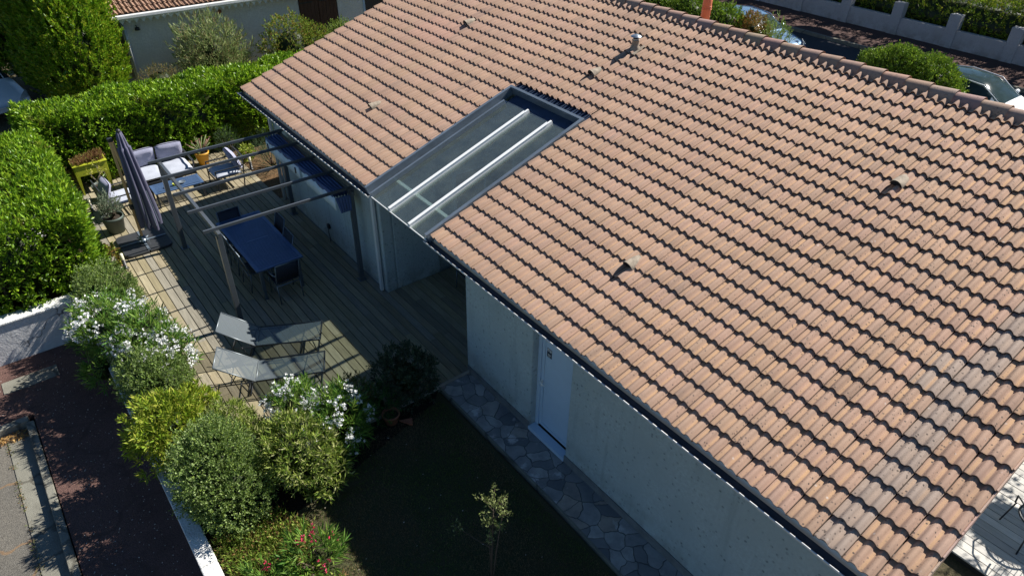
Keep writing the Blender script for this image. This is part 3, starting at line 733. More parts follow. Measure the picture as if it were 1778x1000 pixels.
for a in range(3): mb.bar(b0+Vector((.05*math.cos(a*2.1), .05*math.sin(a*2.1), .18)), b0+Vector((.05*math.cos(a*2.1), .05*math.sin(a*2.1), .25)), .012, .004)
obj('cowl', mb, M_galv, cw)
mb = MB(); mb.tube([(-.80, 10, 3.3), (-.80, 10, 4.8)], .115, 20)
for k in range(3): mb.lathe([(.115, -.012), (.13, 0), (.115, .012)], (-.80, 10, 3.99+.04*k), 20)
mb.lathe([(.13, 0), (.16, .02), (.16, .1), (.0, .16)], (-.80, 10, 4.8), 20); obj('flue', mb, M_flue, roof)
# glass roof
gr = obj('glass_roof', MB().box(.7, .71, 3.0, 3.01, 3.6, 3.601), M_flash, house)
def rbar(mb, x, s0, s1, w, h0, h1):
    vs = [RF(x+dx, s, h) for h in (h0, h1) for s in (s0, s1) for dx in (-w/2, w/2)]
    mb.add(vs, [(0, 2, 3, 1), (4, 5, 7, 6), (0, 1, 5, 4), (2, 6, 7, 3), (0, 4, 6, 2), (1, 3, 7, 5)])
def sbar(mb, x0, x1, s, w, h0, h1): rbar(mb, (x0+x1)/2, s-w/2, s+w/2, x1-x0, h0, h1)
mb = MB()
rbar(mb, XS0+.03, -.06, 3.39, .055, -.10, .075); rbar(mb, .565, -.06, 3.10, .15, -.10, -.055); rbar(mb, .655, -.07, 3.02, .04, -.10, .045)
rbar(mb, XS1-.035, -.06, 3.39, .065, -.10, .075); sbar(mb, XS0+.058, XS1-.068, 3.362, .055, -.10, .075)
obj('frame', mb, M_flash, gr, bevel=.004)
mb = MB(); sbar(mb, XS0, XS1, 3.50, .24, -.10, -.035); sbar(mb, .60, XS1-.068, 3.21, .25, -.10, -.07)
k = 0
for i in range(27): rbar(mb, XS0+.04+.0745*i, 3.385, 3.62, .045, -.036, -.008)
obj('flashing', mb, M_navy, gr, bevel=.006)
for x in (1.285, 1.925):
    mb = MB(); rbar(mb, x, -.07, 3.085, .04, -.10, .022); rbar(mb, x, -.075, 3.0, .062, .023, .036); obj('rafter', mb, M_walu, gr, bevel=.004)
mb = MB(); sbar(mb, .68, XS1-.07, .467, .055, -.10, -.052); obj('crossbar', mb, M_walu, gr)
mb = MB(); sbar(mb, .64, XS1-.04, -.085, .012, -.05, -.02); obj('front_trim', mb, M_walu, gr)
for x0, x1 in ((.675, 1.257), (1.313, 1.897), (1.953, XS1-.068)):
    mb = MB(); sbar(mb, x0, x1, 1.505, 3.16, -.045, -.037); obj('glass', mb, M_glass, gr)

# ================================================================== PERGOLA
pg = thing('pergola', 'grey metal pergola with open beams over the wooden deck and its navy canopy folded back', 'pergola', (-2.5, -1.5, 0))
PX0, PX1, PYW, PYO, PZ = -4.18, -.75, -.19, -2.76, 2.12
for x in (PX0, PX1):
    for y in (PYW, PYO):
        mb = MB(); mb.box(x-.045, x+.045, y-.045, y+.045, .008, PZ-.10); mb.box(x-.085, x+.085, y-.085, y+.085, .001, .012)
        if y == PYW: mb.box(x-.055, x+.055, y-.055, y+.055, PZ-.09, PZ+.02)
        obj('post', mb, M_perg, pg, bevel=.006)
for y in (PYW-.0, PYO): mb = MB(); mb.box(PX0-.12, PX1+.12, y-.03, y+.03, PZ-.10, PZ-.02); obj('rail', mb, M_perg, pg, bevel=.004)
for i in range(5):
    x = PX0+.03+(PX1-PX0-.06)*i/4; mb = MB(); mb.box(x-.017, x+.017, PYO-.22, PYW+.17, PZ-.018, PZ+.040); obj('beam', mb, M_perg, pg, bevel=.003)
mb = MB()
# folded canopy: pleats lying along the wall side, one under another
for k in range(5):
    y = PYW-.075-.063*k; P = []
    for i in range(31):
        x = PX0+.06+(PX1-PX0-.10)*i/30; sg = .012*math.sin(i*.8+k)
        P.append([(x, y+.024*math.cos(a), PZ-.075+sg+.06*math.sin(a)) for a in np.linspace(0, 2*PI, 9)[:-1]])
    mb.grid(P, True, True)
cn = obj('canopy', mb, M_fabn, pg)
mb = MB()
for k in range(5):
    y0 = PYW-.04-.065*k; x = PX1+.02
    P = [[(x+.07*f+.02*math.cos(a)*(1-.3*f), y0+.03*math.sin(a)*(1.25-.5*f)+.03*f*(k-2)*.6, PZ-.10-.30*f) for a in np.linspace(0, 2*PI, 9)[:-1]] for f in (0, .3, .6, .85, 1)]
    mb.grid(P, True, True)
obj('drape', mb, M_fabn, cn)
mb = MB(); P = []
for i in range(41):
    x = PX0+.05+(PX1-PX0-.02)*i/40
    if abs(x+2.55) < .05: continue
    P.append([(x, PYW-.345-.006*math.sin(i*1.3), PZ-.07-.27*f+.01*math.sin(i*.6)*f) for f in (0, .5, 1)])
mb.grid(P[:20], True); mb.grid(P[20:], True)
ob = obj('valance', mb, M_fabl, cn); sm = ob.modifiers.new('solid', 'SOLIDIFY'); sm.thickness = .006
for x in (-4.02, -2.56): obj('tie', MB().box(x, x+.03, PYW-.37, PYW-.355, 1.84, 1.97), M_black, cn)

# ================================================================== GARDEN FURNITURE
# dining table
t = thing('dining_table', 'long slatted blue grey dining table standing under the pergola', 'table', (-2.35, -1.67, 0))
mb = MB(); mb.box(-3.50, -1.18, -2.155, -2.085, .71, .74); mb.box(-3.50, -1.18, -1.265, -1.195, .71, .74); mb.box(-3.50, -3.44, -2.084, -1.266, .71, .74); mb.box(-1.24, -1.18, -2.084, -1.266, .71, .74)
x = -3.425
while x < -1.26: mb.box(x, x+.032, -2.083, -1.267, .715, .737); x += .0445
mb.box(-2.36, -2.32, -1.9, -1.45, .712, .742)
obj('tabletop', mb, M_table, t)
for x in (-3.40, -1.28):
    for y in (-2.06, -1.29): obj('leg', MB().box(x-.045, x+.045, y-.03, y+.03, 0.001, .708), M_lmetal, t, bevel=.004)
mb = MB(); mb.box(-3.35, -1.33, -2.075, -2.045, .64, .708); mb.box(-3.35, -1.33, -1.305, -1.275, .64, .708); obj('apron', mb, M_table, t)
# dining chair, faces +x
def dining_chair(arms):
    t = thing('dining_chair', '', 'chair', (0, 0, 0), 'dining chairs round the slatted table')
    w2 = .235
    for s in (-1, 1):
        obj('leg', MB().tube([(.20, s*w2, .44), (.24, s*w2, .012)], .013, 8), M_lmetal, t)
        obj('leg', MB().tube([(-.21, s*w2, .44), (-.27, s*w2, .012)], .013, 8), M_lmetal, t)
    mb = MB()
    for s in (-1, 1): mb.tube([(.23, s*w2, .45), (-.16, s*w2, .43), (-.23, s*w2, .50), (-.36, s*w2, .96)], .013, 8)
    mb.tube([(.225, -w2, .45), (.225, w2, .45)], .012, 8); mb.tube([(-.36, -w2, .955), (-.36, w2, .955)], .012, 8); mb.tube([(-.245, -w2, .42), (-.245, w2, .42)], .014, 8)
    obj('frame', mb, M_lmetal, t)
    mb = MB(); mb.grid([[(x, y, z-.02*math.cos(y/w2*1.5)) for y in np.linspace(-w2+.01, w2-.01, 7)] for x, z in ((.22, .455), (.05, .44), (-.16, .435))], True); o = obj('seat', mb, M_sling, t); o.modifiers.new('s', 'SOLIDIFY').thickness = .006
    mb = MB(); mb.grid([[(x-.015*math.cos(y/w2*1.5), y, z) for y in np.linspace(-w2+.01, w2-.01, 7)] for x, z in ((-.225, .50), (-.29, .72), (-.355, .945))], True); o = obj('backrest', mb, M_sling, t); o.modifiers.new('s', 'SOLIDIFY').thickness = .006
    if arms:
        for s in (-1, 1): obj('armrest', MB().tube([(.17, s*(w2+.02), .46), (.15, s*(w2+.03), .63), (.10, s*(w2+.03), .655), (-.15, s*(w2+.03), .66), (-.275, s*w2, .67)], [.011, .011, .018, .018, .012], 8), M_lmetal, t)
    return t
ch = dining_chair(True)
specs = [(True, (-1.17, -1.66), PI, 'dark sling armchair at the near end of the slatted table, its back to the camera'),
         (True, (-3.18, -1.84), 0, 'dark sling chair at the far end of the slatted table, nearest the coffee table'),
         (False, (-2.64, -1.38), -PI/2, 'farther of the two dark sling chairs between the slatted table and the house wall'),
         (False, (-1.92, -1.50), -PI/2, 'nearer of the two dark sling chairs between the slatted table and the house wall'),
         (False, (-2.62, -1.93), PI/2, 'farther of the two dark sling chairs on the open deck side of the slatted table'),
         (False, (-1.86, -1.95), PI/2, 'nearer of two dark sling chairs on the open deck side, beside the front pergola post'),
         (False, (.95, 1.45), PI*.98, 'dark chair half hidden in the shaded porch under the eaves')]
ch2 = dining_chair(False); used = {True: ch, False: ch2}; first = {True: True, False: True}
for arms, (x, y), rz, lb in specs:
    o = used[arms] if first[arms] else copy_tree(used[arms]); first[arms] = False
    put(o, (x, y, 0), rz, lb)
# ---- cushions
def cushion(w, d, th, seed=0):     # centred box-like pillow on origin, w along x, d along y
    mb = MB(); n = 12; top, bot = [], []
    for i in range(n+1):
        u = -1+2*i/n; rt, rb = [], []
        for j in range(n+1):
            v = -1+2*j/n; e = max(0, (1-abs(u)**5))*max(0, (1-abs(v)**5)); h = th/2*(.12+.88*e**.45)
            h += th*.06*math.sin(u*5+seed)*math.sin(v*4+seed*2)*e; cr = 1-.05*(1-abs(abs(u)-abs(v)))*(abs(u)**6+abs(v)**6)*.5
            rt.append((u*w/2*cr, v*d/2*cr, h)); rb.append((u*w/2*cr, v*d/2*cr, -h))
        top.append(rt); bot.append(rb[::-1])
    mb.grid(top, True); mb.grid(bot, True)
    return mb
def place_mb(mb, loc, rot): return mb.xform(Matrix.Translation(loc) @ rot.to_4x4())
from mathutils import Euler
# sofa faces +x : x -8.1..-7.25, y -2.9..-1.45
sf = thing('garden_sofa', 'dark metal garden sofa with two lavender back cushions in front of the laurel hedge', 'sofa', (-7.7, -2.18, 0))
SY0, SY1 = -2.88, -1.48
mb = MB(); 
for y in (SY0, SY1):
    mb.bar((-7.22, y, 0.001), (-7.22, y, .60), .035, .035, (0, 1, 0)); mb.bar((-8.05, y, 0.001), (-8.12, y, .78), .035, .035, (0, 1, 0)); mb.bar((-8.10, y, .60), (-7.20, y, .60), .04, .03)
    mb.bar((-8.07, y, .27), (-7.22, y, .27), .03, .05)
mb.bar((-8.12, SY0, .78), (-8.12, SY1, .78), .035, .035); mb.bar((-8.08, SY0, .29), (-8.08, SY1, .29), .03, .05); mb.bar((-7.22, SY0, .27), (-7.22, SY1, .27), .03, .05)
for i in range(6): mb.bar((-8.10, SY0+.03, .38+.06*i), (-8.10, SY1-.03, .38+.06*i), .01, .03)
obj('frame', mb, M_dmetal, sf)
obj('seat_base', MB().box(-8.05, -7.25, SY0+.02, SY1-.02, .275, .285), M_dmetal, sf)
for i, y in enumerate((-2.52, -1.84)):
    obj('seat_cushion', place_mb(cushion(.78, .67, .16, i), (-7.60, y, .375), Euler((0, 0, 0)).to_matrix()), M_cush2, sf)
    obj('back_cushion', place_mb(cushion(.52, .64, .20, i+3), (-7.96, y+.01, .67), Euler((0, -R_(72), R_(3-6*i))).to_matrix()), M_cush, sf)
# coffee table
t = thing('coffee_table', 'low dark slatted coffee table between the sofa and the pergola', 'table', (-6.56, -2.13, 0))
mb = MB(); mb.box(-6.84, -6.78, -2.70, -1.55, .375, .40); mb.box(-6.35, -6.29, -2.70, -1.55, .375, .40); mb.box(-6.779, -6.351, -2.70, -2.64, .375, .40); mb.box(-6.779, -6.351, -1.61, -1.55, .375, .40)
x = -6.77
while x < -6.38: mb.box(x, x+.034, -2.639, -1.611, .378, .397); x += .044
obj('tabletop', mb, M_table, t)
for x in (-6.81, -6.32):
    for y in (-2.67, -1.58): obj('leg', MB().box(x-.02, x+.02, y-.02, y+.02, .001, .374), M_dmetal, t)
a = thing('ashtray', 'round metal ashtray on the coffee table', 'ashtray', (-6.55, -2.0, .401)); obj('bowl', MB().lathe([(0, 0), (.05, 0), (.075, .03), (.085, .032), (.07, .024), (.05, .01), (0, .008)], (-6.55, -2.0, .401), 20), M_galv, a)
a = thing('candle_jar', 'small yellow candle jar on the coffee table', 'candle', (-6.50, -2.2, .401)); obj('jar', MB().lathe([(0, 0), (.035, 0), (.04, .06), (.033, .06), (.03, .045), (0, .045)], (-6.50, -2.2, .401), 16), M_lime, a)
a = thing('glass_cup', 'small pale cup on the coffee table beside the pergola post', 'cup', (-6.50, -2.38, .401)); obj('cup', MB().lathe([(0, 0), (.03, 0), (.038, .05), (.032, .05), (.026, .008), (0, .008)], (-6.50, -2.38, .401), 16), M_galv, a)
# armchairs, local: faces +x
def garden_armchair():
    t = thing('garden_armchair', '', 'armchair', (0, 0, 0), 'garden armchairs beside the coffee table')
    w = .36; mb = MB()
    for y in (-w, w):
        mb.bar((.34, y, .001), (.34, y, .56), .025, .025, (0, 1, 0)); mb.bar((-.30, y, .001), (-.40, y, .80), .025, .025, (0, 1, 0)); mb.bar((-.36, y, .56), (.35, y, .56), .03, .022); mb.bar((-.33, y, .28), (.34, y, .28), .022, .03)
    mb.bar((-.40, -w, .80), (-.40, w, .80), .025, .025); mb.bar((.34, -w, .28), (.34, w, .28), .022, .03); mb.bar((-.33, -w, .28), (-.33, w, .28), .022, .03)
    for k in range(5): mb.bar((-.345-.012*k, -w, .38+.08*k), (-.345-.012*k, w, .38+.08*k), .008, .02)
    obj('frame', mb, M_dmetal, t)
    obj('seat_cushion', place_mb(cushion(.66, .68, .14, 5), (.02, 0, .37), Euler((0, 0, 0)).to_matrix()), M_cush2, t)
    obj('back_cushion', place_mb(cushion(.52, .58, .17, 2), (-.25, 0, .64), Euler((0, -R_(68), 0)).to_matrix()), M_cush, t)
    return t
ac = garden_armchair(); put(ac, (-6.65, -.90, 0), -PI/2, 'garden armchair with a lavender cushion on the house side of the coffee table')
ac2 = copy_tree(ac); put(ac2, (-6.72, -3.42, 0), PI/2+.05, 'garden armchair with a lavender cushion half hidden behind the closed parasol')
# parasol
pr = thing('parasol', 'closed lavender grey cantilever parasol with a wooden mast on the deck', 'parasol', (-4.91, -3.43, 0))
mb = MB(); bx, by = -4.91, -3.43
def rslab(x0, x1, y0, y1, corner, z0=.002, z1=.065, r=.13):
    pts = []
    for (cx_, cy_, a0, nm) in ((x1, y1, 0, 'ne'), (x0, y1, 90, 'nw'), (x0, y0, 180, 'sw'), (x1, y0, 270, 'se')):
        if nm == corner:
            sx = -1 if 'e' in nm else 1; sy = -1 if 'n' in nm else 1
            for k in range(7): aa = R_(a0+90*k/6); pts.append((cx_+sx*r+r*math.cos(aa), cy_+sy*r+r*math.sin(aa)))
        else: pts.append((cx_, cy_))
    return MB().prism(pts, z0, z1)
for (a0, a1, b0, b1, cn_) in ((bx+.01, bx+.50, by+.01, by+.50, 'ne'), (bx-.50, bx-.01, by+.01, by+.50, 'nw'), (bx-.50, bx-.01, by-.50, by-.01, 'sw'), (bx+.01, bx+.50, by-.50, by-.01, 'se')):
    obj('base_slab', rslab(a0, a1, b0, b1, cn_), M_slab, pr, bevel=.012)
mb = MB(); mb.bar((bx-.48, by, .072), (bx+.48, by, .072), .05, .012); mb.bar((bx, by-.48, .078), (bx, by+.48, .078), .05, .008); mb.lathe([(.10, .075), (.10, .10), (.06, .11), (.055, .20), (.04, .20)], (bx, by, 0), 24)
for k in range(4): a = k*PI/2+.6; mb.tube([(bx+.07*math.cos(a), by+.07*math.sin(a), .10), (bx+.16*math.cos(a), by+.16*math.sin(a), .11)], .014, 8)
obj('base_cross', mb, M_flash, pr)
mb = MB(); mb.box(bx-.034, bx+.034, by-.028, by+.028, .18, 2.46); obj('mast', mb, M_mwood, pr, bevel=.01)
obj('cap', MB().box(bx-.045, bx+.045, by-.04, by+.06, 2.44, 2.52), M_black, pr, bevel=.012)
mb = MB(); mb.bar((bx+.02, by+.04, 2.44), (bx+.07, by+.10, 1.45), .045, .05); obj('arm', mb, M_mwood, pr, bevel=.006)
mb = MB(); mb.box(bx-.05, bx+.05, by-.05, by+.06, .88, 1.0); mb.tube([(bx+.04, by+.04, .98), (bx+.08, by+.10, .9), (bx+.09, by+.10, .75), (bx+.04, by+.05, .66)], .014, 8); mb.lathe([(.02, -.05), (.035, -.05), (.035, .05), (.02, .05)], (bx+.06, by+.02, .94), 12, (1, 0, 0))
hd = obj('crank', mb, M_black, pr, bevel=.005)
cxp, cyp = bx+.10, by+.20; P = []; NF = 96
for z, r, am in ((2.66, .012, 0), (2.645, .05, .1), (2.5, .075, .30), (2.32, .095, .42), (2.30, .12, .45), (2.1, .125, .5), (1.7, .15, .55), (1.2, .18, .58), (.9, .20, .60), (.75, .21, .62), (.60, .20, .64)):
    row = []
    for k in range(NF):
        a = 2*PI*k/NF; fold = abs(math.sin(a*4+z*.25))**.6; rr = r*(1-am+am*fold*1.25)+.01*math.sin(a*9+z*3)*am
        zz = z
        if z < .95: zz = z-.14*fold*(.95-z)/.35-.10*max(0, math.sin(a*2+1))*(.95-z)/.35
        row.append((cxp+rr*math.cos(a)*.85+.03*(2.6-z)*.4, cyp+rr*math.sin(a)*1.05+.02*(2.6-z), zz))
    P.append(row)
mb = MB(); mb.grid(P, True, True); cn = obj('canopy', mb, M_umb, pr)
mb = MB(); mb.lathe([(0, .05), (.03, .045), (.045, .02), (.045, -.02)], (cxp, cyp, 2.65), 16); obj('finial', mb, M_black, cn)
mb = MB()
for k in range(8): a = 2*PI*(k+.5)/8; mb.bar((cxp+.11+.12*math.cos(a), cyp+.05+.15*math.sin(a), .50+.05*(k % 3)), (cxp+.08+.08*math.cos(a), cyp+.04+.10*math.sin(a), 1.3), .012, .02)
obj('rib', mb, M_flash, cn)
# loungers: local x from foot (0) to head
def lounger():
    t = thing('sun_lounger', '', 'sun lounger', (0, 0, 0), 'mesh sun loungers on the deck')
    w = .27; L1 = 1.12; H = .33; Lb = .72; ang = R_(33); hx, hz = L1+Lb*math.cos(ang), H+Lb*math.sin(ang)
    def row(x, z): return [(x, y, z-.012*math.cos(y/w*1.5)) for y in np.linspace(-w, w, 7)]
    mb = MB(); mb.grid([row(x, z) for x, z in ((0, H+.035), (.03, H+.03), (.4, H+.005), (.8, H), (L1, H))], True); o = obj('seat_sling', mb, M_lsling, t)
    mb = MB(); mb.grid([row(L1+(hx-L1)*f, H+(hz-H)*f) for f in (0.01, .3, .6, 1)], True); obj('back_sling', mb, M_lsling, t)
    mb = MB()
    for s in (-1, 1): mb.tube([(0, s*w, H+.03), (.03, s*w, H+.025), (L1, s*w, H-.004)], .013, 8); mb.tube([(L1-.38, s*(w-.03), H-.03), (L1+.62, s*(w-.03), H-.05)], .010, 8)
    mb.tube([(0, -w, H+.03), (0, w, H+.03)], .013, 8); obj('frame', mb, M_dmetal, t)
    mb = MB()
    for s in (-1, 1): mb.tube([(L1+.01, s*w, H), (hx, s*w, hz)], .012, 8)
    mb.tube([(hx, -w, hz), (hx, w, hz)], .012, 8); mb.tube([(L1, -w, H), (L1, w, H)], .010, 8); obj('back_frame', mb, M_alu, t)
    mb = MB()
    for s in (-1, 1): mb.tube([(L1+.28, s*(w-.04), H+.17), (L1+.42, s*(w-.04), H-.05)], .009, 6)
    mb.tube([(L1+.42, -w+.04, H-.05), (L1+.42, w-.04, H-.05)], .009, 6); obj('back_prop', mb, M_dmetal, t)
    for x, sl in ((.14, -.06), (.30, .10), (L1+.06, .12), (L1+.26, -.12)):
        mb = MB()
        for s in (-1, 1): mb.tube([(x, s*(w-.02), H-.02), (x+sl, s*(w-.02), .02)], .011, 6)
        mb.tube([(x+sl, -w+.02, .015), (x+sl, w-.02, .015)], .011, 6); obj('leg', mb, M_dmetal, t)
    return t
lg = lounger()
def put_lounger(o, foot, head, lb):
    d = Vector(head)-Vector(foot); put(o, (foot[0], foot[1], 0), math.atan2(d.y, d.x), lb)
put_lounger(lg, (.73, -1.77), (-.07, -3.20), 'grey mesh sun lounger nearer the pergola, half in shade')
put_lounger(copy_tree(lg), (1.55, -2.10), (.83, -3.56), 'grey mesh sun lounger in full sun beside the white oleander')

# pots and planters
def pot(name, label, c, r0, r1, h, mt, cat='plant pot', rim=.02):
    t = thing(name, label, cat, c); mb = MB(); mb.lathe([(0, 0), (r0, 0), (r0+(r1-r0)*.85, h*.85), (r1, h*.86), (r1, h), (r1-rim, h), (r1-rim, h-.05), (r1-rim-.01, h-.06)], c, 28); obj('vessel', mb, mt, t)
    mb = MB(); n = 20; mb.add([(c[0], c[1], c[2]+h-.045)]+[(c[0]+(r1-rim-.005)*math.cos(2*PI*k/n), c[1]+(r1-rim-.005)*math.sin(2*PI*k/n), c[2]+h-.055) for k in range(n)], [(0, 1+k, 1+(k+1) % n) for k in range(n)]); obj('soil', mb, M_soil, t)
    return t
pot('plant_pot', 'large grey green pot holding the silvery shrub, beside the parasol base', (-5.82, -3.78, .001), .17, .235, .40, M_gpot)
SILV = [(.20, .24, .16), (.26, .30, .22), (.14, .19, .12)]
shrub('potted_shrub', 'small silvery grey shrub growing in the large grey green pot', 'shrub', (-5.82, -3.78, .36), [((-5.86, -3.74, .62), (.17, .17, .24)), ((-5.76, -3.84, .58), (.12, .12, .18))], 1500, .07, .014, SILV, k=8, stem=.10, angle=35, core=0, amp=.25, upd=1.2)
pot('plant_pot', 'orange yellow pot holding the succulent, beside the sofa', (-8.15, -1.02, .001), .12, .19, .36, M_ypot)
ct = thing('succulent', 'pale green succulent with pinkish tips in the orange yellow pot', 'cactus', (-8.15, -1.02, .32)); mb = MB()
for k in range(22):
    a = rng.random()*6.28; sp = rng.uniform(.05, .30); h = rng.uniform(.22, .42); r = rng.uniform(0, .12)
    p0 = (-8.15+r*math.cos(a), -1.02+r*math.sin(a), .31); mb.tube([p0, (p0[0]+sp*.3*math.cos(a), p0[1]+sp*.3*math.sin(a), .31+h*.5), (p0[0]+sp*math.cos(a), p0[1]+sp*math.sin(a), .31+h)], [.014, .020, .012], 6, True, (.22, .27, .12) if k % 3 else (.30, .20, .14))
obj('stem', mb, M_leaf, ct)
P = np.array([v for v in mb.v]); P = P[P[:, 2] > .31+.24]; P = P[rng.integers(0, len(P), 70)]
V, F, T = leaf_arrays(P, rng.normal(size=P.shape)+np.array([0, 0, 1]), .03, .025, [(.42, .12, .12), (.45, .2, .16), (.3, .3, .12)]); np_obj('flowers', V, F, T, M_petal, ct)
pot('plant_pot', 'grey tub with bare stems behind the lime planter side armchair', (-7.62, -3.62, .001), .15, .21, .40, M_gpot)
bs = thing('bare_shrub', 'bare pale stems with a few yellow leaves rising from the grey tub', 'shrub', (-7.62, -3.62, .35)); mb = MB(); tp = []
for k in range(9):
    a = rng.random()*6.28; p = (-7.62+.16*math.cos(a), -3.62+.16*math.sin(a), .35+rng.uniform(.3, .55)); tp.append(p)
twigs(mb, (-7.62, -3.62, .33), tp, .008); obj('stem', mb, M_beige, bs)
P = np.repeat(np.array(tp), 14, 0)+rng.normal(size=(126, 3))*.06; V, F, T = leaf_arrays(P, rng.normal(size=P.shape), .05, .022, [(.35, .33, .04), (.28, .30, .05)]); np_obj('foliage', V, F, T, M_leaf, bs)
# lime raised planter
pl = thing('raised_planter', 'lime green raised planter box on tapered legs in the hedge corner', 'planter', (-8.3, -3.66, 0))
mb = MB(); x0, x1, y0, y1 = -8.52, -8.08, -4.02, -3.28
def shell(mb, x0, x1, y0, y1, z0, z1, tk=.02):
    mb.box(x0, x1, y0, y0+tk, z0, z1); mb.box(x0, x1, y1-tk, y1, z0, z1); mb.box(x0, x0+tk, y0+tk, y1-tk, z0, z1); mb.box(x1-tk, x1, y0+tk, y1-tk, z0, z1); mb.box(x0+tk, x1-tk, y0+tk, y1-tk, z0, z0+tk)
shell(mb, x0, x1, y0, y1, .50, .78); obj('box', mb, M_lime, pl, bevel=.008)
mb = MB(); shell(mb, x0-.02, x1+.02, y0-.02, y1+.02, .765, .79, .035); obj('rim', mb, M_lime, pl, bevel=.006)
for x, y in ((x0+.04, y0+.04), (x1-.04, y0+.04), (x0+.04, y1-.04), (x1-.04, y1-.04)):
    mb = MB(); mb.add([(x+dx*w_, y+dy*w_, z) for z, w_ in ((.001, .018), (.52, .04)) for dx, dy in ((-1, -1), (1, -1), (1, 1), (-1, 1))], [(3, 2, 1, 0), (4, 5, 6, 7)]+[(i, (i+1) % 4, 4+(i+1) % 4, 4+i) for i in range(4)]); obj('leg', mb, M_lime, pl)
mb = MB(); mb.box(x0+.02, x1-.02, y0+.02, y1-.02, .52, .735); obj('soil', mb, M_soil, pl)
P = np.c_[rng.uniform(x0+.03, x1-.03, 500), rng.uniform(y0+.03, y1-.03, 500), np.full(500, .73)]; hgt = (.3+(P[:, 1:2]-y0)/.74*.8)
dp = thing('dried_plant', 'dried reddish brown plants filling the lime green planter', 'plant', (-8.3, -3.66, .735))
V, F, T = cluster(P, rng.normal(size=P.shape)*.35+np.array([0, 0, 1]), 6, .14*hgt.mean(), .06, .014, [(.24, .13, .07), (.30, .18, .09), (.20, .09, .05), (.28, .24, .06)], 35)
V[:, 2] += np.clip((V[:, 1]-y0)/.74, 0, 1)*np.clip(V[:, 2]-.73, 0, 1)*1.0; np_obj('foliage', V, F, T, M_leaf, dp)
# bollard lights
def bollard(c, lb, hh=.36):
    t = thing('bollard_light', lb, 'garden light', c, 'short bollard lights round the deck')
    x, y, z = c; mb = MB(); mb.lathe([(0, 0), (.055, 0), (.055, .01), (.035, .012), (.035, .22), (0, .22)], c, 18); obj('base', mb, M_black, t)
    mb = MB(); mb.lathe([(.034, .221), (.034, hh), (0, hh+.008)], c, 18); obj('diffuser', mb, M_cream, t)
bollard((-7.10, -.11, .001), 'short bollard light between the armchair and the rosemary bed'); bollard((-7.10, -4.02, .001), 'short bollard light by the left hedge behind the grey green pot'); bollard((-4.10, -4.02, .001), 'short bollard light in front of the parasol base')
# terracotta pot by the bed
pot('plant_pot', 'empty terracotta pot lying in the shaded bed behind the white oleander', (3.12, -1.72, -.06), .10, .15, .20, M_terra)
mb = MB(); mb.prism([(3.20, -1.62), (3.42, -1.50), (3.28, -1.42)], -.05, -.02); tag(obj('pot_shard', mb, M_terra, loc=(3.3, -1.5, -.05)), 'flat triangular terracotta shard on the dark mulch beside the pot', 'pot shard')

# ================================================================== BOUNDARY WALLS, MANHOLE
def wavy_wall(mb, pts, z0, z1, w, cap=.0):
    for i in range(len(pts)-1):
        a, b = Vector((*pts[i], 0)), Vector((*pts[i+1], 0)); d = (b-a).normalized(); s = Vector((-d.y, d.x, 0))*w/2
        mb.add([a-s+Vector((0, 0, z0)), a+s+Vector((0, 0, z0)), b+s+Vector((0, 0, z0)), b-s+Vector((0, 0, z0)), a-s+Vector((0, 0, z1)), a+s+Vector((0, 0, z1)), b+s+Vector((0, 0, z1)), b-s+Vector((0, 0, z1))], [(0, 1, 2, 3), (7, 6, 5, 4), (0, 3, 7, 4), (1, 5, 6, 2), (0, 4, 5, 1), (3, 2, 6, 7)])
lw = thing('garden_wall', 'low white rendered garden wall between the shrubs and the red gravel', 'wall', (1, -4.98, ZG))
mb = MB(); wavy_wall(mb, [(-3.0, -4.97), (-.9, -4.97), (12, -4.97)], ZG-.05, .03, .19); obj('wall', mb, M_bwall, lw)
mb = MB(); i = 0; x = -3.0
while x < 9: 
    j = random.uniform(-.008, .008); mb.box(x, x+.995, -5.09+j, -4.87+j, .032, .075); x += 1.0
obj('coping', mb, M_lwall, lw, bevel=.012)
bw = thing('boundary_wall', 'grey rendered wall with cracked coating below the left hedge', 'wall', (-3.2, -6.5, ZG))
mb = MB(); mb.box(-3.36, -3.12, -12, -5.10, ZG-.1, .20); obj('wall', mb, M_bwall, bw, bevel=.02)
mb = MB(); mb.box(-3.40, -3.09, -12, -5.11, .202, .25); obj('coping', mb, M_lwall, bw, bevel=.015)
mb = MB(); mb.box(-2.56, -2.20, -6.75, -5.84, ZG-.02, ZG+.012); mh = tag(obj('manhole_cover', mb, M_conc, loc=(-2.4, -6.3, ZG), bevel=.004), 'rectangular pale concrete manhole cover set in the red gravel', 'manhole cover')
# dry leaves lying in the gutter of the lane
n = 1500; P = np.c_[rng.uniform(-2.0, -.6, n), rng.uniform(-8.5, -6.6, n), np.full(n, ZG-.10)]; q = (P[:, 0] > -1.18)
P = P[q]; n2 = len(P); P[:, 0] = -1.19+np.abs(rng.normal(size=n2))*.13
D = rng.normal(size=(n2, 3)); D[:, 2] = np.abs(D[:, 2])*.3
V, F, T = leaf_arrays(P, D, .06, .028, [(.42, .24, .08), (.5, .32, .12), (.3, .17, .07)]); lv = np_obj('dry_leaves', V, F, T, M_leaf, loc=(-1.1, -7.2, ZG)); tag(lv, 'dry orange leaves gathered along the kerb at the lane corner', 'leaves', kind='stuff')
n = 900; P = np.c_[rng.uniform(-1.1, 6, n), -6.90+rng.normal(size=n)*.025, np.full(n, ZG-.118)]; P = P[np.sin(P[:, 0]*5)+np.sin(P[:, 0]*13.3) > -.4]
D = rng.normal(size=P.shape); D[:, 2] = np.abs(D[:, 2])*.6
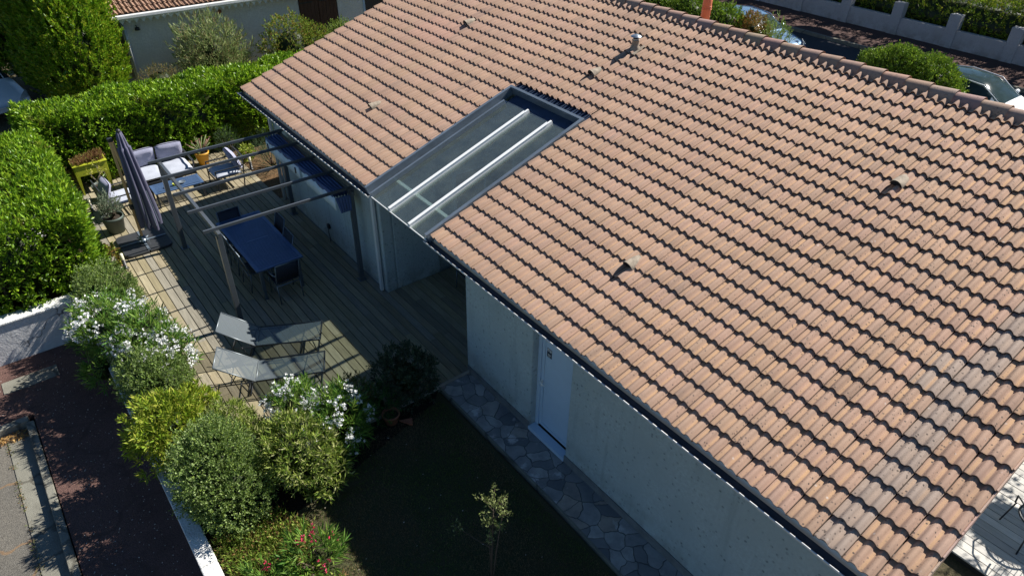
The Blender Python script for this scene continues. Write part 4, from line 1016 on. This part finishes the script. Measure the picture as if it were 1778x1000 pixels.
V, F, T = leaf_arrays(P, D, .035, .012, [(.34, .22, .10), (.20, .22, .06), (.26, .17, .09), (.14, .18, .05)]); tag(np_obj('joint_weeds', V, F, T, M_leaf, loc=(1, -6.9, ZG)), 'dry weeds and debris along the joint between asphalt and concrete gutter', 'weeds', kind='stuff')
n = 420; P = np.c_[rng.uniform(-2.9, 5, n), rng.uniform(-6.4, -5.15, n), np.full(n, ZG+.006)]; D = rng.normal(size=(n, 3)); D[:, 2] = .05
P2 = np.c_[rng.uniform(-1.5, 2.2, 160), rng.normal(-3.75, .28, 160), np.full(160, .004)]; D2 = rng.normal(size=(160, 3)); D2[:, 2] = .05
P3 = np.c_[rng.uniform(3.3, 7, 60), rng.uniform(-4, -1.2, 60), np.full(60, -.06)]; D3 = rng.normal(size=(60, 3)); D3[:, 2] = .1
V, F, T = leaf_arrays(np.r_[P, P2, P3], np.r_[D, D2, D3], .022, .018, [(.62, .58, .52), (.55, .5, .42), (.3, .22, .14)]); tag(np_obj('fallen_petals', V, F, T, M_petal, loc=(1, -5.6, ZG)), 'pale fallen petals scattered over the gravel, deck and lawn', 'petals', kind='stuff')

# ================================================================== PLANTING
hedge('laurel_hedge', 'tall clipped laurel hedge along the back of the deck behind the sofa', (-10.05, -4.62, 0), (-8.72, 5.2, 1.82), 1150, .11, .042, LAUREL)
hedge('laurel_hedge', 'clipped laurel hedge at the left edge above the grey wall', (-8.65, -7.8, .0), (-3.45, -4.45, 1.76), 1150, .11, .042, LAUREL)
# shrubs on the front bed
shrub('round_shrub', 'round clipped small leaved bush between the left hedge and the white oleander', 'shrub', (-2.75, -4.62, -.1), [((-2.75, -4.60, .38), (.58, .50, .56)), ((-2.5, -4.5, .30), (.45, .42, .45))], 19000, .034, .019, PITTO, k=7, stem=.09, angle=50, amp=.10)
shrub('white_oleander', 'white flowering oleander spreading over the grey wall corner', 'oleander', (-.95, -4.66, -.1), [((-1.35, -4.75, .55), (.55, .50, .50)), ((-.55, -4.42, .62), (.60, .48, .45)), ((-1.75, -5.05, .25), (.38, .30, .35)), ((.0, -4.22, .55), (.38, .35, .30)), ((-1.0, -5.18, .0), (.3, .22, .3))], 6500, .15, .022, OLEAF, k=8, stem=.12, angle=48, amp=.14, flowers=(WHITE, 135, .036, 11, [((-1.35, -4.75, .60), (.60, .55, .50)), ((-.55, -4.42, .66), (.62, .50, .46)), ((.05, -4.18, .58), (.42, .38, .32)), ((-1.8, -5.05, .32), (.36, .3, .32))]))
shrub('round_shrub', 'round clipped small leaved bush between the white oleander and the yellow green bush', 'shrub', (.35, -4.62, -.1), [((.30, -4.60, .42), (.58, .46, .54)), ((.55, -4.45, .38), (.48, .42, .48))], 21000, .034, .019, PITTO, k=7, stem=.09, angle=50, amp=.10)
shrub('yellow_shrub', 'bright yellow green leafy bush overhanging the low white wall', 'shrub', (1.75, -4.68, -.1), [((1.75, -4.72, .50), (.55, .50, .50)), ((1.35, -4.25, .35), (.3, .3, .3))], 7600, .10, .026, YELG, k=9, stem=.09, angle=58, amp=.15)
shrub('variegated_shrub', 'pale variegated narrow leaved bush in front of the loungers', 'shrub', (2.45, -3.95, -.1), [((2.25, -4.02, .42), (.50, .42, .38)), ((2.75, -3.85, .40), (.42, .38, .40))], 6500, .085, .018, VARIG, k=8, stem=.08, angle=55, amp=.12)
shrub('round_shrub', 'largest round clipped bush with small leaves at the lower left beside the low white wall', 'shrub', (3.12, -4.45, -.1), [((3.05, -4.45, .62), (.58, .52, .70)), ((3.28, -4.35, .40), (.56, .52, .58)), ((2.9, -4.3, .8), (.42, .38, .42))], 34000, .034, .020, PITTO, k=7, stem=.10, angle=50, amp=.12)
shrub('variegated_shrub', 'cream edged narrow leaved bush beside the dark lawn', 'shrub', (3.35, -3.35, -.1), [((3.3, -3.35, .55), (.55, .45, .45)), ((3.55, -3.15, .25), (.42, .36, .40))], 5600, .10, .022, VARIG, k=7, stem=.09, angle=58, amp=.14)
shrub('white_oleander', 'white flowering oleander between the loungers and the dark lawn', 'oleander', (2.85, -2.75, -.1), [((2.55, -2.98, .50), (.42, .34, .36)), ((3.05, -2.55, .46), (.46, .38, .42)), ((3.2, -2.9, .2), (.3, .3, .3))], 4200, .15, .022, OLEAF, k=8, stem=.12, angle=48, amp=.16, flowers=(WHITE, 56, .036, 11, [((2.52, -3.02, .56), (.42, .34, .36)), ((3.08, -2.62, .48), (.50, .42, .44))]))
shrub('reddish_shrub', 'small upright bush with reddish stems behind the white oleander', 'shrub', (2.72, -2.10, -.1), [((2.66, -2.12, .42), (.24, .24, .34))], 1800, .05, .016, [(.10, .14, .04), (.20, .14, .06), (.14, .19, .05)], k=8, stem=.08, angle=38, amp=.2, core=0, upd=1)
shrub('shaded_shrub', 'dark rounded shrub in full shade between the deck and the flagstones', 'shrub', (2.78, -1.15, -.1), [((2.72, -1.18, .36), (.50, .42, .44))], 4600, .055, .026, [(.045, .075, .04), (.06, .09, .05), (.08, .11, .06)], k=7, stem=.10, angle=55, amp=.14, core=.55)
shrub('fern', 'soft bright green plant in the shade beside the dark rounded shrub', 'plant', (2.9, -1.85, -.1), [((2.85, -1.85, .15), (.30, .30, .32))], 3000, .05, .012, [(.05, .13, .03), (.07, .17, .04)], k=9, stem=.12, angle=50, amp=.2, core=.5)
PINK = [(.62, .04, .12), (.70, .10, .20)]
shrub('pink_oleander', 'small oleander with red pink flowers at the edge of the dark lawn', 'oleander', (4.85, -3.95, -.1), [((4.85, -3.88, .20), (.30, .30, .26))], 700, .17, .024, OLEAF, k=8, stem=.12, angle=45, amp=.15, core=0, flowers=(PINK, 9, .034, 6))
shrub('pink_oleander', 'small oleander with red pink buds near the low white wall at the bottom edge', 'oleander', (4.55, -4.55, -.1), [((4.75, -4.5, .06), (.30, .24, .20))], 480, .15, .022, OLEAF, k=8, stem=.12, angle=45, amp=.15, core=0, flowers=(PINK, 7, .030, 5))
n = 3600; P = np.c_[rng.uniform(3.6, 5.8, n), rng.uniform(-4.8, -3.45, n), np.full(n, -.10)]; P = P[(P[:, 1] < -3.55-.25*np.abs(np.sin(P[:, 0]*3.))-.25*(rng.random(len(P))))]
V, F, T = cluster(P, rng.normal(size=P.shape)*.5+np.array([0, 0, .8]), 7, .17, .065, .018, [(.16, .25, .03), (.22, .30, .05), (.12, .20, .03), (.28, .17, .07), (.26, .32, .06)], 50, .1)
tag(np_obj('ground_cover', V, F, T, M_leaf, loc=(4.5, -4.2, -.1)), 'low mixed green and reddish ground cover at the bottom of the front bed', 'ground cover', kind='stuff')
sp = thing('sapling', 'slender sapling with small sunlit leaves standing on the dark lawn', 'tree', (6.34, -2.06, -.1))
mb = MB(); bp = []
for dx, dy, zt in ((0, 0, 1.5), (.03, .03, 1.25), (-.04, .02, 1.05)):
    mb.tube([(6.34+dx*.5, -2.06+dy*.5, -.1), (6.34+dx*2, -2.05+dy, .6), (6.37+dx*3, -2.05+dy*2, zt)], [.012, .009, .004], 6)
for i in range(26):
    z = rng.uniform(.75, 1.6); a = rng.random()*6.28; l_ = rng.uniform(.08, .20)*(1.2-abs(z-1.2)*.7); b = (6.37+l_*math.cos(a), -2.05+l_*math.sin(a), z+l_*.8); mb.tube([(6.36, -2.05, z), b], [.005, .002], 4); bp.append((b, l_))
mb.tube([(6.34, -2.06, .55), (6.05, -2.2, .62), (5.86, -2.28, .66)], [.006, .004, .002], 5); obj('trunk', mb, M_bark, sp)
_L = []
for b, l_ in bp:
    f = rng.uniform(.3, 1.05, (26, 1)); o_ = np.array([6.36, -2.05, b[2]-l_*.5]); _L.append(o_*(1-f)+np.array(b)*f)
P = np.concatenate(_L)
P = np.r_[P, np.array([5.88, -2.27, .66])+rng.normal(size=(30, 3))*.04]
P += rng.normal(size=P.shape)*.02
V, F, T = leaf_arrays(P, rng.normal(size=P.shape)+np.array([0, 0, .8]), .042, .017, [(.20, .24, .08), (.26, .29, .12), (.14, .18, .05)]); np_obj('crown', V, F, T, M_leaf, sp)
# grass on the lawn
n = 90000; P = np.c_[rng.uniform(3.2, 9.4, n), rng.uniform(-4.8, -.78, n), np.full(n, -.10)]
P = P[(P[:, 0] > 3.9) | (P[:, 1] > -3.2+(P[:, 0]-3.6)*2.)]
k_ = (np.sin(P[:, 0]*2.1+1)*np.sin(P[:, 1]*2.7)+rng.normal(size=len(P))*.3) > .12
V, F, T = leaf_arrays(P, rng.normal(size=P.shape)*.4+np.array([0, 0, 1]), .045, .006, [(.12, .17, .04), (.15, .20, .05), (.09, .13, .035)]); T[np.repeat(k_, 4)] = np.array([.26, .19, .10])*rng.uniform(.7, 1.2, (int(k_.sum()), 1)).repeat(4, 0)
tag(np_obj('grass', V, F, T, M_blade, loc=(6, -2.5, -.1)), 'short patchy grass of the dark lawn', 'grass', kind='stuff')
# corner bed plants
ROS = [(.07, .12, .05), (.10, .16, .07), (.05, .09, .04)]
shrub('rosemary', 'rosemary bush against the hedge behind the yellow pot', 'shrub', (-8.35, -.25, -.05), [((-8.35, -.22, .30), (.26, .26, .36))], 3200, .035, .006, ROS, k=14, stem=.16, angle=40, core=0, upd=1.2)
shrub('rosemary', 'upright rosemary bush in the dry bed beside the end of the house wall', 'shrub', (-7.0, .45, -.05), [((-7.35, .45, .35), (.26, .26, .42)), ((-6.75, .42, .30), (.28, .26, .36))], 6500, .035, .006, ROS, k=14, stem=.20, angle=38, core=0, upd=1.4)
shrub('lime_plant', 'small lime yellow leafy plant beside the bollard light', 'plant', (-7.8, -.02, -.05), [((-7.75, -.0, .10), (.18, .16, .17)), ((-8.05, .15, .10), (.18, .16, .16))], 700, .06, .04, [(.30, .36, .05), (.24, .32, .04)], k=6, stem=.05, angle=60, core=0)
shrub('corner_plant', 'rusty leaved plant beside the lime green planter', 'plant', (-8.35, -4.25, -.05), [((-8.3, -4.22, .35), (.20, .16, .30))], 500, .06, .03, [(.20, .12, .05), (.26, .20, .06), (.12, .14, .04)], k=6, stem=.08, angle=55, core=0)
shrub('vine_plant', 'small bright leafed plant in front of the parasol base', 'plant', (-4.35, -4.3, -.1), [((-4.35, -4.25, .22), (.22, .2, .24))], 420, .08, .06, [(.22, .28, .04), (.28, .33, .05), (.26, .16, .06)], k=6, stem=.06, angle=60, core=0)
# shrubs between the hedge and the neighbour
def tree(name, label, base, blobs, n, L, W, cols, **kw):
    g = kw.pop('group', None); t = thing(name, label, 'tree', base, g); parts = []; k = kw.get('k', 7); tot = sum(r[0]*r[1]+r[0]*r[2] for _, r in blobs)
    for i, (c, r) in enumerate(blobs):
        P, N = ell_pts(int(n/k*(r[0]*r[1]+r[0]*r[2])/tot), c, r, ph=i*2.1, amp=kw.get('amp', .12), inner=.2)
        D = unit(N+rng.normal(size=N.shape)*.3+np.array([0, 0, kw.get('upd', .6)]))
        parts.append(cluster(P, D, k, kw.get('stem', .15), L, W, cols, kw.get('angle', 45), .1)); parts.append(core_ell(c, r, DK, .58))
    V, F, T = join(parts); np_obj('crown', V, F, T, M_gloss, t)
    mb = MB(); top = blobs[0][0]; mb.tube([base, ((base[0]+top[0])/2+.05, (base[1]+top[1])/2, (base[2]+top[2])/2), top], [.12, .09, .05], 8); twigs(mb, (base[0], base[1], base[2]+.5), [b[0] for b in blobs for _ in (0, 1)], .05); obj('trunk', mb, M_bark, t)
    return t
TR = [(.15, .29, .012), (.19, .34, .016), (.11, .23, .012), (.25, .38, .02), (.32, .36, .03)]
tree('dense_tree', 'big bushy evergreen with upright bright shoots at the top left', (-14.2, -2.4, -.02), [((-13.8, -2.45, 1.8), (1.45, 1.08, 1.8)), ((-14.4, -2.4, 2.9), (1.3, 1.1, 1.2)), ((-14.9, -2.6, 1.6), (1.6, 1.2, 1.6)), ((-16.8, -3.4, 2.2), (1.5, 1.6, 2.1)), ((-17.6, -5.4, 2.4), (1.6, 1.8, 2.2)), ((-15.6, -2.6, 3.2), (1.4, 1.3, 1.1))], 190000, .10, .042, TR, k=18, stem=.34, angle=42, upd=1.5, amp=.06)
SIL2 = [(.20, .27, .09), (.27, .34, .12), (.14, .20, .06), (.33, .37, .16), (.24, .20, .09)]
shrub('buddleia', 'loose grey green shrub with long arching leaves against the neighbour wall', 'shrub', (-12.9, 1.1, -.02), [((-12.9, 1.15, 1.35), (.85, .90, .95)), ((-12.7, 1.2, .8), (.75, .85, .7))], 9000, .15, .026, SIL2, k=9, stem=.34, angle=40, amp=.16, core=.5, upd=.8)
shrub('green_shrub', 'round bright green shrub with reddish patches next to the grey green one', 'shrub', (-12.3, 3.55, -.02), [((-12.3, 3.55, 1.15), (.75, .95, 1.15)), ((-12.5, 4.3, 1.0), (.6, .7, .8))], 15000, .06, .03, [(.18, .27, .03), (.26, .34, .04), (.12, .19, .03), (.30, .20, .05)], k=7, stem=.12, angle=50, amp=.12)
shrub('green_shrub', 'small shrub with tall shoots below the brown shutters', 'shrub', (-12.6, 5.5, -.02), [((-12.6, 5.5, .85), (.5, .75, .8)), ((-12.2, 6.4, .7), (.4, .4, .7))], 9000, .06, .028, [(.18, .27, .04), (.24, .32, .05), (.13, .20, .04)], k=7, stem=.22, angle=42, amp=.2, upd=1)
shrub('heather_shrub', 'low brownish shrub behind the laurel hedge at the neighbour wall corner', 'shrub', (-11.0, -1.0, -.02), [((-11.0, -.95, 1.45), (.45, .55, .42))], 5000, .03, .012, [(.18, .16, .05), (.14, .15, .04), (.22, .15, .06)], k=7, stem=.08, angle=50)
shrub('pale_shrub', 'pale yellow leaved bush at the far top left corner', 'shrub', (-16.9, -4.6, -.02), [((-16.6, -4.7, 3.4), (1.0, .9, .8)), ((-16.7, -5.4, 2.9), (.8, .7, .9))], 7000, .12, .05, [(.32, .34, .14), (.22, .26, .08), (.42, .42, .22)], k=7, stem=.25, angle=50)

# ================================================================== NEIGHBOUR HOUSE
NX = -14.3
nb = thing('neighbour_house', 'neighbouring rendered house with a small tiled roof and brown shutters at the top left', 'house', (-16, 5, 0))
mb = MB(); mb.box(NX-8, NX, -1.0, 4.80, -.1, 2.75); mb.box(NX-8, NX-.25, 4.80, 6.28, -.1, 2.75); mb.box(NX-.25, NX, 4.80, 6.28, -.1, .9); mb.box(NX-.25, NX, 4.80, 6.28, 2.35, 2.75); mb.box(NX-8, NX, 6.28, 16, -.1, 2.75); obj('wall', mb, M_nwall, nb)
mb = MB(); NPI = .32
def NRF(x, s, h=0.):      # x runs along y here
    return Vector((NX+.45-s*math.cos(NPI)+h*math.sin(NPI)*1, x, 2.70+s*math.sin(NPI)+h*math.cos(NPI)))
vs = [NRF(x, s, h) for h in (-.12, -.05) for s in (.02, 4.6) for x in (-1.5, 16.3)]; mb.add(vs, [(0, 2, 3, 1), (4, 5, 7, 6), (0, 1, 5, 4), (2, 6, 7, 3), (0, 4, 6, 2), (1, 3, 7, 5)])
nr = obj('roof', mb, M_soffit, nb)
_G = G
nt_ = tile_field(NRF, -1.52, 59, 8, lambda a, b, c, d: [(max(a, -1.5), min(b, 16.3), c, d)])
nt_.t = [(t[0]*.72, t[1]*.66, t[2]*.62) for t in nt_.t]
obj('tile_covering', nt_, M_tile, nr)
mb = MB(); mb.box(NX+.44, NX+.56, -1.5, 16.3, 2.56, 2.67); obj('gutter', mb, M_white, nb, bevel=.02)
mb = MB(); y = -1.3
while y < 16:
    P = [(y, 2.56), (y+.20, 2.56), (y+.20, 2.50), (y+.15, 2.46), (y+.10, 2.38), (y+.05, 2.46), (y, 2.50)]
    mb.add([(NX+.40, a, b) for a, b in P]+[(NX+.415, a, b) for a, b in P], [tuple(range(7)), tuple(range(7, 14))[::-1]]+[(i, 7+i, 7+(i+1) % 7, (i+1) % 7) for i in range(7)]); y += .205
obj('trim', mb, M_white, nb)
for y in (4.83, 5.545):
    mb = MB()
    for k in range(5): mb.box(NX-.02, NX+.02, y+k*.14, y+k*.14+.136, .95, 2.34)
    s_ = obj('shutter', mb, M_shut, nb, bevel=.004); mb = MB()
    for z in (1.2, 2.1): mb.box(NX+.021, NX+.03, y+.02, y+.5, z, z+.04)
    obj('hinge', mb, M_black, s_)
mb = MB(); mb.box(NX, NX+.03, 7.3, 8.5, 1.0, 2.3); w_ = obj('window', mb, M_pvc, nb); obj('pane', MB().box(NX+.03, NX+.036, 7.38, 8.42, 1.08, 2.22), M_wglass, w_)
mb = MB(); mb.lathe([(0, .1), (.06, .08), (.085, 0), (.07, 0), (.05, .06)], (NX+.14, -.58, 2.10), 14); mb.tube([(NX, -.58, 2.2), (NX+.10, -.58, 2.24), (NX+.14, -.58, 2.18)], .012, 6); obj('lamp', mb, M_black, nb)
mb = MB(); mb.tube([(NX+.05, -.93, 0), (NX+.05, -.93, 2.5)], .045, 10); obj('downpipe', mb, M_gut, nb)
mb = MB(); mb.lathe([(0, .02), (.07, .02), (.07, 0)], (NX, 2.05, 2.25), 12, (1, 0, 0)); obj('vent', mb, M_terra, nb)

# ================================================================== STREET SIDE
M_swall = stucco('street_wall_render', (.46, .455, .47), (.30, .29, .28), .02, 7)
sw = thing('street_wall', 'long low whitish street wall with square pillars across the road', 'wall', (0, 26.6, .12))
mb = MB(); mb.box(-50, 40, 26.5, 26.75, .0, .80); obj('wall', mb, M_swall, sw)
for i in range(-18, 15):
    x = -1.14+2.3*i; obj('pillar', MB().box(x-.22, x+.22, 26.44, 26.80, .0, 1.38), M_swall, sw, bevel=.015)
hedge('street_hedge', 'long dense hedge behind the street wall in the top right corner', (-26, 26.95, .1), (16, 29.4, 1.9), 420, .11, .045, [(.14, .24, .02), (.20, .28, .02), (.28, .30, .03), (.09, .16, .015)], k=6, stem=.2, depth=.35)
for (x, y, r, lb) in ((9, 33, 3.2, 'dark tree behind the street hedge at the far right'), (2, 33.5, 3.0, 'dark tree behind the street hedge beyond the big shrub')):
    tree('dense_tree', lb, (x, y, .1), [((x, y, 3.4), (r, 2.4, 2.4))], 9000, .16, .07, [(.05, .09, .015), (.07, .12, .02)], k=8, stem=.3, angle=50)
SH = [(.13, .23, .02), (.18, .29, .03), (.09, .16, .02), (.23, .32, .03)]
shrub('front_shrub', 'large rounded evergreen shrub beyond the ridge between the two parked cars', 'shrub', (.85, 17.6, -.14), [((.75, 18.1, .88), (1.1, .75, 1.02)), ((1.80, 18.1, .85), (1.0, .75, 1.02))], 46000, .075, .040, SH, k=7, stem=.16, angle=50, core=.8, amp=.08, mt=M_gloss)
shrub('front_shrub', 'long mid green shrub beyond the ridge next to the orange flue', 'shrub', (-7.2, 16.8, -.14), [((-6.0, 17.9, .95), (1.1, .75, 1.0)), ((-7.6, 17.9, .95), (1.1, .75, 1.05)), ((-9.2, 17.9, .95), (1.1, .75, 1.0)), ((-10.8, 17.9, .95), (1.2, .75, 1.0))], 52000, .075, .038, SH, k=7, stem=.14, angle=50, core=.8, amp=.10)
shrub('photinia', 'rusty red leaved shrub beyond the ridge beside the blue car', 'shrub', (-4.7, 17.3, -.14), [((-4.75, 18.1, .95), (.72, .5, .85))], 9000, .07, .034, [(.26, .13, .03), (.30, .17, .05), (.16, .18, .04)], k=7, stem=.12, angle=50)
shrub('loose_shrub', 'loose light green shrub right of the rusty red one', 'shrub', (-3.75, 17.3, -.14), [((-3.75, 18.1, .85), (.5, .45, .85))], 3200, .07, .03, [(.17, .25, .05), (.22, .29, .07)], k=7, stem=.2, angle=45, core=0, amp=.25, upd=.9)

for i, x in enumerate((-22, -16.5, -11.5, -6.5, -2, 3, 8)):
    tree('street_tree', ('tall leafy tree beyond the street hedge at the far left', 'tall leafy tree beyond the hedge, second from the left', 'tall leafy tree beyond the hedge, third from the left', 'tall leafy tree beyond the hedge, middle of the row', 'tall leafy tree beyond the hedge, third from the right', 'tall leafy tree beyond the hedge, second from the right', 'tall leafy tree beyond the street hedge at the far right end')[i], (x, 30.5, .1), [((x, 29.6, 6.9), (2.3, 2.0, 1.6)), ((x+1.8, 30.2, 6.3), (1.7, 1.5, 1.3)), ((x-1.4, 28.4, 5.6), (1.5, 1.5, 1.0))], 3500, .22, .11, SH, k=6, stem=.35, angle=50)
def car(label, nose, rz, paint, pano=False):
    t = thing('parked_car', label, 'car', nose, None, rz)   # local: nose at x=0, body towards -x
    st = [(0, .50, .60, .78), (.06, .60, .66, .83), (.25, .70, .72, .86), (.7, .82, .84, .87), (1.05, .92, .92, .875), (1.15, .97, .93, .875), (1.45, 1.20, .95, .875), (1.80, 1.40, .96, .875), (2.1, 1.46, .97, .875), (2.7, 1.48, .98, .875), (3.3, 1.42, .99, .875), (3.7, 1.28, .99, .87), (3.95, 1.05, .98, .85), (4.10, .85, .84, .80), (4.15, .6, .6, .76)]
    rows = []
    for x, zt, zb, w in st:
        zb = min(zb, zt-.005); g = max(0, (zt-zb)/.5)
        tw = w-.20*min(1, g)-.03
        lo = .28 if .1 < x < 4.05 else .36
        half = [(w*.80, lo), (w, lo+.08), (w*1.0, .55 if zb > .6 else zb*.85), (w*.985, zb-.03), (w*.955, zb), (tw, zt-.06*min(1, g)-.008), (tw*.75, zt-.004), (tw*.35, zt+.006), (0, zt+.01)]
        row = [(-x, y, z) for y, z in half]+[(-x, -y, z) for y, z in half[-2::-1]]; rows.append(row)
    body, glass = MB(), MB(); n = len(rows[0])
    for i in range(len(rows)-1):
        x0, x1 = st[i][0], st[i+1][0]
        for j in range(n-1):
            q = [rows[i][j], rows[i][j+1], rows[i+1][j+1], rows[i+1][j]]
            jj = j if j < 8 else 15-j
            side = jj == 4 and 1.4 <= x0 and x1 <= 3.75; shield = (jj >= 5 and ((1.14 <= x0 and x1 <= 1.81) or (3.65 <= x0 and x1 <= 4.0)))
            (glass if side or shield or (pano and jj >= 5 and 1.79 <= x0 and x1 <= 3.4) else body).add(q, [(0, 1, 2, 3)], True)
    for row in (rows[0], rows[-1]): body.add(row, [tuple(range(n))], False)
    def fin(mb):
        o = obj
        return mb
    bo = obj('body', body, paint, t); 
    for c in (bo, ): 
        wm = c.modifiers.new('weld', 'WELD'); wm.merge_threshold = .001
    # convert local coordinates: obj() subtracts the root location, so add it back
    def fix(o_): 
        for v in o_.data.vertices: v.co += Vector(nose)
    fix(bo); go = obj('windows', glass, M_carg, t); go.modifiers.new('weld', 'WELD').merge_threshold = .001; fix(go)
    for s in (-1, 1): fix(obj('roof_rail', MB().tube([(-1.16, s*.66, .97), (-1.80, s*.655, 1.395), (-2.7, s*.66, 1.46), (-3.6, s*.66, 1.31)], .018, 6), paint, t))
    for x in (-.78, -3.35):
        for s in (-1, 1):
            mb = MB(); mb.lathe([(.20, -.10), (.29, -.10), (.31, -.07), (.31, .07), (.29, .10), (.20, .10)], (x, s*.79, .31), 24, (0, 1, 0)); wo = obj('wheel', mb, M_tyre, t); fix(wo)
            mb = MB(); mb.lathe([(0, .06*s), (.10, .09*s), (.20, .085*s)], (x, s*.79, .31), 20, (0, 1, 0)); ro = obj('rim', mb, M_rim, wo); fix(ro)
            mb = MB(); P = [(x+.37*math.cos(a), .31+.37*math.sin(a)) for a in np.linspace(0, PI, 13)]; mb.add([(a, s*.885, b) for a, b in P], [tuple(range(13))]); fix(obj('wheel_arch', mb, M_black, t))
    for s in (-1, 1):
        mb = MB(); mb.add([(-.02, s*.50, .60), (-.06, s*.78, .62), (-.30, s*.865, .72), (-.32, s*.83, .77), (-.09, s*.60, .70)], [(0, 1, 2, 3, 4)]); fix(obj('headlight', mb, M_lamp, t))
        mb = MB(); mb.lathe([(0, -.10), (.06, -.08), (.075, 0), (.06, .08), (0, .10)], (-1.35, s*.97, 1.0), 12, (0, 1, 0)); fix(obj('mirror', mb, paint, t))
    return t
car('light blue car parked in the street beyond the roof ridge, seen behind the rusty shrub', (-3.75, 19.75, 0), 0, M_carb)
car('white car parked in the street beyond the right end of the roof ridge', (4.95, 19.55, -.05), 0, M_carw, True)
car('white car at the far left edge beyond the laurel hedge', (-14.3, -4.75, -.02), R_(15), M_carw)

# ================================================================== RIGHT HAND TERRACE
SD = [(.50, .48, .44), (.55, .53, .49), (.45, .43, .40), (.53, .50, .45)]
tag(boards('side_terrace_deck', 9.82, 15.5, 3.22, 9.0, .0, SD, bw=.145, gap=.012, mt=M_sdeck), kind='structure')
mb = MB(); mb.box(9.84, 15.5, 3.24, 3.29, -.14, -.03); mb.box(9.84, 15.5, 3.3, 9.0, -.12, -.034); tag(obj('side_deck_frame', mb, M_under), kind='structure')
def wire_chair(loc, rz, lb):
    t = thing('wire_chair', lb, 'chair', loc, 'black wire chairs on the pale terrace', rz); bz = Vector(loc)
    def F(mb, nm, mt=M_black):
        mb.v = [tuple(Vector(v)+bz) for v in mb.v]; return obj(nm, mb, mt, t)
    mb = MB()
    for s in (-1, 1): mb.tube([(.24, s*.22, .43), (.27, s*.26, .0)], .011, 6); mb.tube([(-.20, s*.20, .43), (-.30, s*.25, .0)], .011, 6)
    F(mb, 'legs')
    ring = [(.25*math.cos(a), .26*math.sin(a), .44) for a in np.linspace(0, 2*PI, 25)]; mb = MB(); mb.tube(ring, .016, 6, False)
    for k in range(-4, 5): y = k*.055; q = .25*math.sqrt(max(0, 1-(y/.26)**2)); mb.tube([(-q, y, .44), (q, y, .44)], .004, 4)
    F(mb, 'seat'); mb = MB()
    P = [(-.22-.10*math.sin(a), .29*math.cos(a), .45+.42*math.sin(a)) for a in np.linspace(0, PI, 17)]; mb.tube(P, .012, 6)
    for k in range(1, 8): y = -.29+.0725*k; h = math.sqrt(max(0, 1-(y/.29)**2)); mb.tube([(-.22, y, .45), (-.22-.10*h, y, .45+.42*h)], .004, 4)
    F(mb, 'backrest')
    for s in (-1, 1): mb = MB(); mb.tube([(-.26, s*.27, .66), (.05, s*.30, .66), (.22, s*.27, .60), (.24, s*.24, .44)], .012, 6); F(mb, 'armrest')
wire_chair((10.50, 4.25, .0), 2.3, 'black wire chair nearest the roof edge on the pale terrace'); wire_chair((10.95, 5.0, .0), .4, 'black wire chair farther from the roof edge on the pale terrace')
tree('terrace_tree', 'leafy tree beyond the right edge casting dappled shade on the pale terrace', (12.0, 8.6, -.1), [((10.9, 7.9, 3.5), (.9, .8, .6)), ((11.9, 8.1, 2.7), (.8, .8, .6))], 1300, .12, .05, SH, k=6, stem=.2, angle=50)
